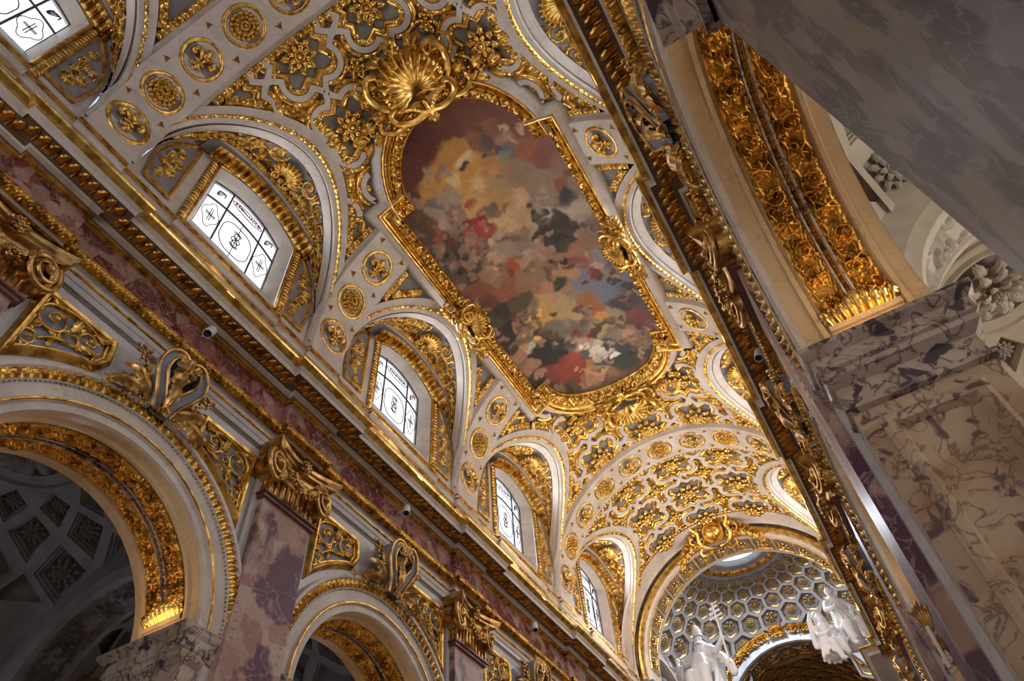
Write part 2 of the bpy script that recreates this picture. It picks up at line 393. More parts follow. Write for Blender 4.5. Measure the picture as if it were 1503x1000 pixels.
def soffit_strokes(L,w):
    """alternating shells, flowers and scrolls along a strip of length L and width w"""
    out=[]; n=int(L/(w*1.15)); d=L/n
    for i in range(n):
        cx=(i+.5)*d; cy=w*.5
        if i%2==0:
            out+=spiral(cx,cy+w*.08,w*.33,1.25,_r.uniform(0,6),1,w*.055,1.0)
            out+=spiral(cx+d*.38,cy-w*.28,w*.16,1,_r.uniform(0,6),-1,w*.045,.8,False)
        else:
            for a in range(7):
                t=a*2*PI/7+_r.uniform(0,.4); out+=stroke([(cx,cy),(cx+w*.34*math.cos(t),cy+w*.34*math.sin(t))],w*.1,w*.05,.9)
            out.append((cx,cy,w*.13,1.2))
        for q_ in range(7):
            bx_=cx+_r.uniform(-.5,.5)*d; by_=_r.uniform(.08,.92)*w; an_=_r.uniform(0,6.28); l_=w*_r.uniform(.10,.20)
            out+=stroke([(bx_,by_),(bx_+l_*math.cos(an_),by_+l_*math.sin(an_)),(bx_+l_*1.6*math.cos(an_+.7),by_+l_*1.6*math.sin(an_+.7))],w*.045,w*.02,.55)
        out+=stroke([(cx-d*.5,w*.12),(cx-d*.2,w*.2),(cx+d*.1,w*.1),(cx+d*.4,w*.18)],w*.06,w*.04,.6)
        out+=stroke([(cx-d*.5,w*.88),(cx-d*.2,w*.8),(cx+d*.1,w*.9),(cx+d*.4,w*.82)],w*.06,w*.04,.6)
    return out
def soff(side,k,r=AR):
    def f(d,t,h,x0=None,x1=None):
        a=PI*d/LS; rr=r-h
        x=X(side,-(x0+(x1-x0)*t)); return V6(x,AC+k-rr*math.cos(a),AZ+rr*math.sin(a))
    return f
SM=None
def make_soffit(side,k,detail):
    fs=soff(side,k); g=G(); nn=48
    # marble skin with raised frame mouldings, swept along the arch
    prof=[(0,0),(.028,0),(.031,.008),(.040,.008),(.044,-.002),(.048,.002)]
    prof=prof+[(DEP-a,b) for a,b in prof[::-1]]
    V=[fs(LS*i/nn,1,h,0,x) for i in range(nn+1) for x,h in prof]
    g.add(V,gf(nn+1,len(prof)))
    # the two frame ends above the imposts
    for e in (0,1):
        a0=.02;a1=.075
        for (d0,d1,hh) in ((0,.045,.004),(.045,.058,.010)):
            d=(lambda q: q if e==0 else LS-q)
            V=[fs(d(q),1,h,0,x) for q,h in ((d0,0),(d0+.001,hh),(d1,hh),(d1+.001,0)) for x in (.046,DEP-.046)]
            g.add(V,gf(4,2))
    o=mk('arch_soffit',g,CREAM)
    tag(o,None,None,None,'structure')
    bx=(.048,.099),(.121,.172)
    m=empty('gilded_soffit_relief',Matrix.Translation(V6(X(side,-DEP/2),AC+k,AZ+AR)))
    inv=m.matrix_world.inverted()
    per=DET
    g=G()
    for q,(x0,x1) in enumerate(bx):
        L=LS-.15; w=x1-x0
        nx=int(L/w*(26 if detail else 14)); ny=26 if detail else 12
        Z=relief(L,w,nx,ny,soffit_strokes(L,w))
        fn=lambda d,y,h,x0=x0,x1=x1,w=w: fs(d+.075,y/w,h+.005,x0,x1)
        relief_mesh(g,Z,L,w,fn,.016,full=True)
    mk('scroll_panel',g,GOLDD,m,sharp=0).matrix_parent_inverse=inv
    g=G()
    for x0 in (.100,.116):
        V=[fs(.08+(LS-.16)*i/nn,1,h,0,x) for i in range(nn+1) for x,h in ((x0,0),(x0,.012),(x0+.004,.012),(x0+.004,0))]
        g.add(V,gf(nn+1,4))
    mk('rail',g,IMPM,m).matrix_parent_inverse=inv
    g=G(); runstrip(g,lambda d,t,h:fs(d+.08,t,h,.104,.116),LS-.16,.018,p_leaf,.010,6,4); mk('leaf_chain',g,GOLDD,m).matrix_parent_inverse=inv
    for e in (0,1):
        g=G()
        for j in range(9):
            x=.058+.104*j/8; sgn=(j-4)/4; q_=lambda d:d if e==0 else LS-d
            p0=fs(q_(.054),1,.003,0,x); p1=fs(q_(.116-.022*abs(sgn)),1,.010,0,x+.012*sgn); nrm=(V6(X(side,-x),AC+k,AZ)-p0)
            leafblade(g,p0,p1,.0125*S,.22,nrm,n=12,m=7,lob=4)
        mk('acanthus_tuft',g,GOLDB,m).matrix_parent_inverse=inv
    return m
DET=1
side_words={-1:'left',1:'right'}
arch_lab={(-1,-1):None,(-1,0):'big dark arch at the left edge',(-1,1):'smaller arch at the bottom, beside the purple pilaster',(-1,2):'arch below the third left window',(-1,3):'last left arch before the dome',
          (1,0):'near right arch beside the dark marble pier',(1,1):'second right arch, seen edge-on past the beige pier',(1,2):'third right arch, seen edge-on',(1,3):'last right arch before the dome'}
for side in SIDES:
    for k in bays(side):
        if k==-1: continue
        m=make_soffit(side,k,k<2)
        tag(m,'gilded soffit scrollwork of the '+arch_lab[(side,k)],'relief','gilded linings under the arcade arches')
# ---- archivolts (structure trim) with gilded leaf band
for side in SIDES:
    for k in bays(side):
        g=G(); nn=40
        prof=[(AR,0),(AR,.012),(.354,.012),(.356,.018),(.366,.018),(.368,.012),(.402,.014),(.404,.020),(.408,.022),(.432,.024),(.436,.028),(.446,.028),(.448,.0)]
        V=[V6(X(side,p),AC+k-r*math.cos(PI*i/nn),AZ+r*math.sin(PI*i/nn)) for i in range(nn+1) for r,p in prof]
        g.add(V,gf(nn+1,len(prof)))
        # gold fillet
        V=[V6(X(side,p),AC+k-r*math.cos(PI*i/nn),AZ+r*math.sin(PI*i/nn)) for i in range(nn+1) for r,p in ((.357,.0185),(.359,.021),(.363,.021),(.365,.0185))]
        g.add(V,gf(nn+1,4),1)
        def fa(d,t,h,k=k,side=side):
            a=d/.42; r=.406+.028*t; return V6(X(side,.022+h),AC+k-r*math.cos(a),AZ+r*math.sin(a))
        runstrip(g,fa,.42*PI,.022,p_leaf,.012,8,5,1)
        # little denticles
        n=110
        for i in range(n):
            a=PI*(i+.5)/n; r=.4025
            c=(X(side,.016),AC+k-r*math.cos(a),AZ+r*math.sin(a))
            g.box(V6(c[0]-.003,c[1]-.0022,c[2]-.0022),V6(c[0]+.003,c[1]+.0022,c[2]+.0022),2)
        struct('trim_archivolt_%s_%d'%(side_words[side],k+2),g,[WHITE,GOLD,IMPM])
# ---- entablature: runs with ressauts over every pilaster
EC,EH,EM,EDX=.155,.098,.8,.02
def erun(side,prof,g,mi=0,y0=LY0,y1=LY1):
    V=[];npz=len(prof); first=True; rows=[]
    def row(dx,fy):
        rows.append([V6(X(side,p+dx),fy(p),z) for p,z in prof])
    row(0,lambda p:y0)
    for k in pil_ks(side):
        c=EC+k
        row(0,lambda p:c-EH-EM*max(0,p-.02)); row(EDX,lambda p:c-EH-EM*max(0,p-.02))
        row(EDX,lambda p:min(y1,c+EH+EM*max(0,p-.02))); row(0,lambda p:min(y1,c+EH+EM*max(0,p-.02)))
    row(0,lambda p:y1)
    V=[v for r in rows for v in r]
    g.add(V,gf(len(rows),npz),mi)
def eseg(side,pm,y0=LY0,y1=LY1):
    """straight pieces (ya,yb,dx) of a course at projection pm"""
    out=[];y=y0
    for k in pil_ks(side):
        c=EC+k; e=EH+EM*max(0,pm-.02)
        out.append((y,c-e,0)); out.append((max(c-e,y0),min(c+e,y1),EDX)); y=c+e
    if y<y1: out.append((y,y1,0))
    return [(a,b,d) for a,b,d in out if b-a>.03]
STRIPE=plain('taupe_stripe',(.17,.145,.13),.6)
COURSES=[('architrave',WMARB,[(0,1.49),(.002,1.517)]),('taupe_stripe',STRIPE,[(.002,1.517),(.0022,1.5335)]),
 ('fasciae',WMARB,[(.0022,1.5335),(.006,1.534),(.006,1.553),(.009,1.555),(.009,1.573)]),
 ('gold_fillet',GOLD,[(.009,1.573),(.014,1.575),(.014,1.580),(.012,1.583)]),
 ('architrave_top',WMARB,[(.012,1.583),(.014,1.606)]),
 ('leaf_moulding',GOLDD,[(.014,1.606),(.022,1.612),(.040,1.622),(.040,1.626),(.014,1.628)]),
 ('frieze',REDM,[(.014,1.628),(.014,1.749)]),
 ('bed_moulding',GOLD,[(.014,1.744),(.019,1.746),(.019,1.749),(.024,1.750),(.028,1.7535)]),
 ('brown_cove',BROWN,[(.028,1.7535),(.032,1.759)]),
 ('white_fillet',WHITE,[(.032,1.759),(.034,1.759),(.034,1.777),(.040,1.779)]),
 ('leaf_soffit',BROWN,[(.040,1.781),(.105,1.774)]),
 ('corona',WHITE,[(.105,1.770),(.105,1.792),(.109,1.793),(.109,1.798),(.112,1.799),(.112,1.803)]),
 ('crown_moulding',GOLDB,[(.112,1.803),(.116,1.804),(.122,1.808),(.131,1.812),(.134,1.818),(.134,1.823)]),
 ('cornice_top',WHITE,[(.134,1.823),(.0,1.828)])]
for side in SIDES:
    root=empty('trim_entablature_'+side_words[side]); root['kind']='structure'
    for n,mt,pf in COURSES:
        g=G(); erun(side,pf,g); mk(n,g,mt,root,sharp=30)
    g=G()
    for a,b,dx in eseg(side,.03):
        runstrip(g,lambda d,t,h,a=a,dx=dx:V6(X(side,.016+.024*t+dx+h*.6),a+d,1.606+.014*t-h*.8),b-a,.030,p_scroll,.012,10,6)
    mk('leaf_ornament',g,GOLDD,root,0)
    g=G(); q0=0
    for a,b,dx in eseg(side,.08):
        n=max(1,round((b-a)/.030))
        for i in range(n):
            y=a+(b-a)*(i+.5)/n
            leafblade(g,V6(X(side,.047+dx),y-.006,1.779),V6(X(side,.097+dx),y+.008,1.772),.0190*S,.08,(0,0,-1),n=15,m=9,lob=3)
            if i: tube(g,[V6(X(side,.050+dx),y-(b-a)/n/2,1.779),V6(X(side,.070+dx),y-(b-a)/n/2,1.774),V6(X(side,.080+dx),y-(b-a)/n/2,1.775)],[.002*S,.004*S,.002*S],5)
    mk('acanthus_ornament',g,GOLDD,root,0)
# ---- attic base (pedestal with gold framed panels and sill mouldings)
for side in SIDES:
    root=empty('trim_attic_base_'+side_words[side]); root['kind']='structure'
    dz=[(.0,1.80),(.008,1.84),(.008,1.985),(.012,1.99),(.012,2.008),(.020,2.012),(.020,2.030),(.026,2.034),(.026,2.044),(.020,2.048),(.020,2.060),(.024,2.064),(.0,2.072)]
    def arun(prof,g,mi=0):
        rows=[]
        def row(dx,y): rows.append([V6(X(side,p+dx),y,z) for p,z in prof])
        row(0,LY0)
        for k in range(-1,5):
            for c,h in ((EC+k,.085),(EC+k+.52,.235)):
                if c-h<LY0 or c+h>LY1: continue
                row(0,c-h);row(.014,c-h);row(.014,c+h);row(0,c+h)
        row(0,LY1); g.add([v for r in rows for v in r],gf(len(rows),len(prof)),mi)
    g=G(); arun(dz,g); mk('pedestal',g,WHITE,root)
    g=G()
    for z in (1.992,2.036,2.0585): arun([(.0265 if z>2 and z<2.05 else .0205 if z>2.05 else .0125,z),(.031 if z>2 and z<2.05 else .0255 if z>2.05 else .0175,z+.002),(.031 if z>2 and z<2.05 else .0255 if z>2.05 else .0175,z+.006),(.0205,z+.008)],g)
    mk('gold_fillet',g,GOLD,root)
    g=G()
    for k in range(-1,4):
        for c,h,dx in ((EC+k+.52,.19,.014),(EC+k,.055,.014),(EC+k+.235,.025,0),(EC+k+.805,.025,0)):
            if c-h<LY0 or c+h>LY1: continue
            z0,z1=1.875,1.965; V=[]
            for q,p in ((0,.0),(.002,.006),(.008,.006),(.010,.0)):
                for a,b in ((-h+q,z0+q),(h-q,z0+q),(h-q,z1-q),(-h+q,z1-q)): V.append(V6(X(side,.008+dx+p),c+a,b))
            g.add(V,gf(4,4,False,True))
    mk('panel_frame',g,GOLD,root)
# ---------------------------------------------------------------- ornaments in local units (radius 1, z toward the viewer)
def petal(g,ang,r0,r1,w,z0,z1,curl,mi=0,n=6,m=5,groove=.25):
    V=[]
    for i in range(n):
        f=i/(n-1); r=r0+(r1-r0)*f; ww=w*math.sin(PI*min(.97,.12+.8*f))**.7
        zz=z0+(z1-z0)*math.sin(f*PI*.5)-curl*max(0,f-.6)**2*6
        for j in range(m):
            t=(j/(m-1)-.5)*2; x,y=r,t*ww
            z=zz-abs(t)**2*.10*(r1-r0)*3+ (groove*.12*math.cos(t*PI*2.2)*w*2)
            V.append((x*math.cos(ang)-y*math.sin(ang),x*math.sin(ang)+y*math.cos(ang),z))
    g.add(V,gf(n,m),mi)
def rosette(np_=8,inner=8,small=False):
    g=G()
    for i in range(np_):
        a=2*PI*i/np_; c_,s_=math.cos(a),math.sin(a); leafblade(g,(.18*c_,.18*s_,.06),(1.0*c_,1.0*s_,.16),.27*8/np_,.16,(0,0,1),n=9 if small else 12,m=5 if small else 7,lob=3)
    for i in range(inner):
        a=2*PI*(i+.5)/inner; c_,s_=math.cos(a),math.sin(a); leafblade(g,(.12*c_,.12*s_,.20),(.62*c_,.62*s_,.34),.17*8/inner,.18,(0,0,1),n=8,m=5,lob=2)
    lathe(g,[(.30,.22),(.28,.34),(.22,.36),(.19,.28),(.17,.30),(.12,.40),(0,.44)],16)
    return g
def sunflower():
    g=G()
    for i in range(16): petal(g,2*PI*i/16,.5,1.0,.17,.08,.24,.6,n=6)
    for i in range(12): petal(g,2*PI*(i+.5)/12,.28,.7,.17,.2,.38,.5,n=5)
    for i in range(8): petal(g,2*PI*i/8,.05,.38,.14,.3,.44,.4,n=5)
    for i in range(18): ball(g,(.42*math.cos(i*PI/9),.42*math.sin(i*PI/9),.40),.05,6)
    ball(g,(0,0,.42),.12,8); return g
def fleur():
    g=G()
    ball(g,(0,.48,.14),.2,12,0,(1,2.0,.8))
    petal(g,PI/2,.0,.98,.30,.10,.22,.3,n=10,m=7)
    for s in (-1,1):
        P=[(s*.05,-.12,.14),(s*.13,.10,.17),(s*.30,.30,.2),(s*.52,.36,.22),(s*.66,.22,.2),(s*.62,.04,.17),(s*.50,.0,.15)]
        tube(g,P,[.09,.11,.13,.14,.13,.11,.09],10,flat=.8); ball(g,(s*.50,.04,.17),.13,8)
        P=[(s*.05,-.22,.14),(s*.12,-.38,.16),(s*.28,-.48,.15),(s*.36,-.38,.13)]
        tube(g,P,[.08,.10,.09,.07],8,flat=.8)
    tube(g,[(-.30,-.17,.2),(0,-.17,.24),(.30,-.17,.2)],.07,8); 
    ball(g,(0,-.50,.13),.12,10,0,(1,1.9,.8)); return g
def shell(nr=11,vol=True,ang=112):
    """fan opening toward +y from the origin"""
    g=G(); A=math.radians(ang); n=nr*8+1; m=10; V=[]
    for i in range(n):
        f=i/(n-1); a=PI/2+A*(1-2*f); rib=math.cos(2*PI*f*nr)
        R=(.92+.08*-rib)*(1-.18*abs(1-2*f)**3)
        for j in range(m):
            t=j/(m-1); r=R*(.06+.94*t)
            z=.10+.34*math.sin(t*PI*.62)-.30*max(0,t-.8)*2 - rib*.07*t
            V.append((r*math.cos(a),r*math.sin(a),z))
    g.add(V,gf(n,m))
    if vol:
        for s in (-1,1):
            P=[];Rr=[]
            for q in range(20):
                f=q/19; a=-PI/2+s*f*3.4*PI*.9; r=.20*(1-f*.85)
                P.append((s*.34+r*math.cos(a),-.08+r*math.sin(a)+.03,.2+.12*f)); Rr.append(.085*(1-.55*f))
            tube(g,P,Rr,8)
            tube(g,[(0,-.22,.15),(s*.15,-.28,.18),(s*.34,-.25,.2)],[.07,.09,.085],8)
        ball(g,(0,-.05,.25),.16,10)
    return g
def flowerball(g,c,r,n,mi=0,seed=1):
    rr=random.Random(seed); c=Vector(c)
    for i in range(n):
        v=Vector((rr.gauss(0,1),rr.gauss(0,1),rr.gauss(0,.7))).normalized()*r*rr.uniform(.5,.95)
        ball(g,c+v,r*rr.uniform(.16,.3),6,mi)
# ---------------------------------------------------------------- pilasters with gilded capitals
def sidefr(side,y,z,p=0.0):
    """frame on a nave wall: local x along the wall, y up, z into the nave (metres)"""
    zz=Vector((-side,0,0)); m=fr(V6(X(side,p),y,z),zz,(0,0,1)); return m
def make_pilaster():
    root=empty('pilaster')
    w=.098*S
    g=G(); d=.034*S
    g.box((-w,-1.63*S,0),(w,-.005*S,d))
    mk('shaft',g,PILM,root)
    g=G(); g.box((-w-.022*S,-1.63*S,-.0),(w+.022*S,.16*S,.012*S)); mk('backing_strip',g,WMARB,root)
    g=G()
    for a,b,c in ((-.012,.0,.010),(0,.006,.016),(.006,.014,.006)):
        g.box((-w-c*S,a*S,0),(w+c*S,b*S,d+c*S))
    mk('necking',g,plain('dark_red_necking',(.16,.06,.055),.3),root)
    cap=empty('capital'); cap.parent=root
    g=G(); g.box((-w+.004*S,.014*S,0),(w-.004*S,.15*S,d))
    for i in range(9):
        x=-w+(i+.5)*2*w/9
        tube(g,[(x,.016*S,d),(x,.075*S,d+.002*S),(x,.085*S,d)],[.0065*S,.0065*S,.003*S],8)
    for x in (-w,):
        for i in range(2): tube(g,[(x,.016*S,.01*S+i*.014*S),(x,.08*S,.01*S+i*.014*S)],.006*S,6)
    tube(g,[(-w,.084*S,d+.002*S),(w,.084*S,d+.002*S)],.010*S,8)
    # pillow between the volutes
    V=[]
    for i in range(13):
        x=-w*1.05+2.1*w*i/12; r=(.030-.008*math.cos((i/12-.5)*PI*2))*S
        for k in range(9):
            a=-PI/2+PI*k/8; V.append((x,.115*S+r*math.sin(a),d+r*math.cos(a)*.9))
    g.add(V,gf(13,9))
    mk('fluted_bell',g,BRONZE,cap)
    g=G()   # concave abacus
    N=16; V=[]
    prof=[(-.010,.135),(.004,.142),(.004,.150),(.012,.156),(.014,.170),(.0,.174)]
    for o,z in prof:
        for i in range(N+1):
            f=i/N*2-1; x=f*(w+.030*S+o*S); zz=d+(.020+.030*abs(f)**2.2)*S+o*S
            V.append((x,z*S,zz))
    g.add(V,gf(len(prof),N+1))
    for s in (-1,1):
        V=[(s*(w+.030*S+o*S),z*S,q) for o,z in prof for q in (d+.05*S+o*S,0)]; g.add(V,gf(len(prof),2))
    V=[(-w-.04*S,.174*S,0),(w+.04*S,.174*S,0),(w+.04*S,.174*S,d+.05*S),(-w-.04*S,.174*S,d+.05*S)]; g.add(V,[(0,1,2,3)])
    V=[(-w-.02*S,.136*S,0),(w+.02*S,.136*S,0),(w+.02*S,.136*S,d+.02*S),(-w-.02*S,.136*S,d+.02*S)]; g.add(V,[(3,2,1,0)])
    mk('abacus',g,BRONZE,cap)
    for s in (-1,1):
        g=G(); cx,cy,cz=s*(w+.0*S),.098*S,d+.018*S
        # the volute scroll lies on a face turned outward at 45 degrees
        ax=Vector((s*.82,0,.57)); 
        side_=Vector((.57*s,0,-.82))*-1
        for lay,(R0,wd) in enumerate(((.052,.0085),)):
            P=[];Rr=[]
            for q in range(52):
                f=q/51; a=PI*.5+ -s*f*5.2*PI; r=R0*S*(1-f)**.85+.004*S
                o=Vector((cx,cy,cz))+Vector((math.cos(a)*.9,0,-s*math.cos(a)*.25*s))*r+Vector((0,1,0))*math.sin(a)*r+Vector((s*.3,0,1))*(.006+.016*f)*S
                P.append(o); Rr.append(wd*S*(1-.55*f))
            tube(g,P,Rr,8)
        lathe_pts=[]
        V=[]
        for i in range(2):
            for k in range(20):
                a=2*PI*k/20; r=.050*S; V.append((cx+math.cos(a)*r*.92,cy+math.sin(a)*r,(cz+.004*S if i else 0)-(math.cos(a)*r*.25*s)))
        g.add(V,gf(2,20,False,True)); g.add(V[20:],[tuple(range(20))])
        ball(g,(cx+s*.006*S,cy,cz+.024*S),.012*S,8)
        leafblade(g,(cx+s*.02*S,.135*S,d+.03*S),(cx+s*.030*S,.055*S,d+.012*S),.012*S,.15,(s*.5,0,.85),lob=3)
        mk('volute',g,BRONZE,cap)
    g=G()
    rr=random.Random(5)
    for i in range(70):
        f=rr.random(); x=(f*2-1)*.066*S; y=(.118-.070*math.sin(PI*f)+rr.uniform(-.012,.012))*S; z=d+(.030+.020*math.sin(PI*f)+rr.uniform(-.008,.010))*S
        ball(g,(x,y,z),rr.uniform(.005,.009)*S,6)
    for i in range(14):
        f=(i+.5)/14; x=(f*2-1)*.066*S; y=(.115-.075*math.sin(PI*f))*S; z=d+(.038+.015*math.sin(PI*f))*S
        leafblade(g,(x,y,z),(x+rr.uniform(-.02,.02)*S,y-.018*S,z+.008*S),.006*S,.2,(0,0,1),n=6,m=5,lob=2)
    mk('garland',g,BRONZE,cap)
    g=G(); gg=rosette(6,6); sc_=.026*S
    g.add([(v[0]*sc_,.160*S+v[1]*sc_,d+.034*S+v[2]*sc_*1.2) for v in gg.V],gg.F)
    flowerball(g,(0,.135*S,d+.036*S),.016*S,16)
    mk('flower',g,BRONZE,cap)
    return root
PIL=make_pilaster(); PIL.matrix_world=sidefr(-1,EC-.003,1.36)
pil_txt={(-1,-1):None,(-1,0):'at the far left edge, only its gilded capital in view',(-1,1):'with purple patches between the two near left arches',
 (-1,2):'between the second and third left arches',(-1,3):'between the third and fourth left arches',(-1,4):'at the foot of the triumphal arch on the left',
 (1,1):'beside the beige pier, its gilded capital edge-on',(1,2):'behind the beige pier, second capital down the right wall',(1,3):'third capital down the right wall',(1,4):'at the foot of the triumphal arch on the right'}
first=True
for side in SIDES:
    for k in (range(0,5) if side<0 else range(1,5)):
        m=sidefr(side,EC+k-.003,1.36)
        if first: o=PIL; o.matrix_world=m; first=False
        else: o=copytree(PIL,m)
        tag(o,'pink breccia pilaster '+pil_txt[(side,k)],'pilaster','ionic pilasters of the nave')
# ---------------------------------------------------------------- keystone cartouches
def make_key():
    root=empty('keystone_cartouche')
    # local: x along wall, y up, z out; origin at the archivolt edge
    u=S
    for s in (-1,1):
        g=G()
        # grey S-scroll ribbon with gilded rims
        pts=[(s*.012,-.055),(s*.022,-.02),(s*.044,.02),(s*.060,.055),(s*.056,.09),(s*.036,.108),(s*.016,.098),(s*.016,.080),(s*.030,.076)]
        P=cat(pts,41); V=[]
        for i,(x,y) in enumerate(P):
            x0,y0=P[max(0,i-1)];x1,y1=P[min(40,i+1)]; dx,dy=x1-x0,y1-y0; l=math.hypot(dx,dy)+1e-6; nx,ny=-dy/l,dx/l
            f=i/40; zz=.030+.045*math.sin(f*PI*.62); w=.017*(1-.45*f)
            for t,h in ((-1,0),(-1,zz),(-.5,zz-.006),(.5,zz-.006),(1,zz),(1,0)): V.append(((x+nx*w*t)*u,(y+ny*w*t)*u,h*u))
        g.add(V,gf(41,6)); mk('scroll',g,BLUEG,root)
        g=G()
        for t in (-1,1):
            Q=[]
            for i,(x,y) in enumerate(P):
                x0,y0=P[max(0,i-1)];x1,y1=P[min(40,i+1)]; dx,dy=x1-x0,y1-y0; l=math.hypot(dx,dy)+1e-6; nx,ny=-dy/l,dx/l
                f=i/40; zz=.030+.045*math.sin(f*PI*.62); w=.017*(1-.45*f)
                Q.append(((x+nx*w*t)*u,(y+ny*w*t)*u,zz*u))
            tube(g,Q,.0045*u,6)
        mk('gilded_rim',g,BRONZE,root)
    g=G()
    leafblade(g,(0,.03*u,.05*u),(0,.135*u,.075*u),.030*u,.12,(0,0,1),lob=5)
    for s in (-1,1): leafblade(g,(0,.06*u,.06*u),(s*.045*u,.140*u,.06*u),.020*u,.15,(0,0,1),lob=4)
    leafblade(g,(0,.05*u,.06*u),(0,-.05*u,.045*u),.020*u,.15,(0,0,1),lob=4)
    mk('crest_leaf',g,BRONZE,root)
    for s in (-1,1):
        g=G()
        leafblade(g,(s*.03*u,-.03*u,.02*u),(s*.13*u,-.005*u+.02*u,.03*u),.026*u,.2,(0,0,1),lob=5)
        leafblade(g,(s*.05*u,-.02*u,.02*u),(s*.15*u,-.055*u,.02*u),.026*u,.2,(0,0,1),lob=5)
        leafblade(g,(s*.04*u,.0,.02*u),(s*.085*u,.075*u,.03*u),.022*u,.2,(0,0,1),lob=4)
        for i in range(3): flowerball(g,(s*(.075+.018*i)*u,(.035+.020*i)*u,.03*u),.022*u,14,seed=i+3)
        mk('leaf_spray',g,BRONZE,root)
    g=G()
    for i in range(9):
        a=(i-4)*.035; flowerball(g,(a*1.5*u,(-.052-abs(a)*.25)*u,.03*u),.015*u,9,seed=i)
    flowerball(g,(0,-.05*u,.035*u),.02*u,12)
    mk('flower_cluster',g,GOLDD,root)
    return root
KEY=make_key(); first=True
key_txt={(-1,0):'over the big arch at the left edge',(-1,1):'over the smaller bottom arch, right of the purple pilaster',(-1,2):'over the third left arch, at the bottom edge',(-1,3):'over the last left arch',
 (1,0):'over the near right arch, seen from the side',(1,1):'over the second right arch, seen from the side',(1,2):'over the third right arch, seen from the side',(1,3):'over the last right arch'}
for side in SIDES:
    for k in range(0,4):
        m=sidefr(side,AC+k+.01,1.402,.02)
        o=KEY if first else copytree(KEY,m); o.matrix_world=m; first=False
        tag(o,'grey and gold scroll cartouche '+key_txt[(side,k)],'cartouche','keystone cartouches of the nave arches')
# ---------------------------------------------------------------- spandrel reliefs (frame, blue-grey ground, gilded scrollwork)
def offpoly(P,d):
    n=len(P);out=[]
    for i in range(n):
        a=np.array(P[i-1]);b=np.array(P[i]);c=np.array(P[(i+1)%n])
        e1=b-a;e2=c-b;e1=e1/(np.linalg.norm(e1)+1e-9);e2=e2/(np.linalg.norm(e2)+1e-9)
        n1=np.array((-e1[1],e1[0]));n2=np.array((-e2[1],e2[0]));m=n1+n2;l=m@m
        m=m*(2/l) if l>.15 else n1
        k=np.linalg.norm(m); m=m*min(1,2.2/k); out.append(tuple(b+m*d))
    return out
def inpoly(x,y,P):
    c=False;n=len(P)
    for i in range(n):
        x1,y1=P[i-1];x2,y2=P[i]
        if (y1>y)!=(y2>y) and x<(x2-x1)*(y-y1)/(y2-y1)+x1: c=not c
    return c
def polymat(P):
    return np.array(P)
def frame_panel(root,P,fn,prof,mats,names,ground_mat,ground_h=.001):
    """P closed polygon (counter-clockwise = interior on the left), prof [(inset,height)]"""
    g=G();V=[]
    for d,h in prof: V+=[fn(x,y,h) for x,y in offpoly(P,d)]
    g.add(V,gf(len(prof),len(P),False,True)); mk(names[0],g,mats[0],root)
    g=G(); Q=offpoly(P,prof[-1][0]-.002); cx=sum(p[0] for p in Q)/len(Q); cy=sum(p[1] for p in Q)/len(Q)
    V=[fn(x,y,ground_h) for x,y in Q]
    g.add(V,[tuple(range(len(Q)))]); mk(names[1],g,ground_mat,root)
    return Q
def dist_edge(x,y,P):
    best=9
    for i in range(len(P)):
        ax,ay=P[i-1];bx,by=P[i];dx,dy=bx-ax,by-ay;l=dx*dx+dy*dy+1e-12
        t=max(0,min(1,((x-ax)*dx+(y-ay)*dy)/l)); best=min(best,math.hypot(x-ax-dx*t,y-ay-dy*t))
    return best
def scroll_fill(Q,seed,rmax,n=7,h=1.0,wf=.095):
    """pack spirals of shrinking radius inside polygon Q and link them by stems"""
    rr=random.Random(seed); xs=[q[0] for q in Q];yv=[q[1] for q in Q]; placed=[];out=[]
    for it in range(1400):
        if len(placed)>=n: break
        x=rr.uniform(min(xs),max(xs));y=rr.uniform(min(yv),max(yv))
        if not inpoly(x,y,Q): continue
        R=min(rmax,dist_edge(x,y,Q)*.88)
        for a,b,c in placed: R=min(R,math.hypot(a-x,b-y)-c*.95)
        if R<rmax*(.55 if it<500 else .3): continue
        placed.append((x,y,R))
    for i,(x,y,R) in enumerate(placed):
        sg=1 if i%2 else -1
        out+=spiral(x,y,R*.74,1.5,rr.uniform(0,6.28),sg,R*wf,h,True,rr)
        if i:
            j=min(range(i),key=lambda q:math.hypot(placed[q][0]-x,placed[q][1]-y)); a,b,c=placed[j]
            mx,my=(x+a)/2+(b-y)*.2,(y+b)/2+(x-a)*.2; out+=stroke([(a,b),(mx,my),(x,y)],R*wf,R*wf*.8,h*.7)
    return out
def fill_relief(root,name,Q,fn,seed,rmax,n,amp,mat,res,h0=.001):
    x0=min(q[0] for q in Q);x1=max(q[0] for q in Q);y0=min(q[1] for q in Q);y1=max(q[1] for q in Q)
    st=[(x-x0,y-y0,r,h) for x,y,r,h in scroll_fill(Q,seed,rmax,n) if inpoly(x,y,Q)]
    nx=int((x1-x0)/res)+2;ny=int((y1-y0)/res)+2
    Z=relief(x1-x0,y1-y0,nx,ny,st); g=G()
    relief_mesh(g,Z,x1-x0,y1-y0,lambda a,b,h:fn(a+x0,b+y0,h+h0),amp,.12)
    return mk(name,g,mat,root,0)
SPM={}
span_txt={0:'the big arch at the left edge',1:'the smaller arch beside the purple pilaster',2:'the third left arch',3:'the last left arch'}
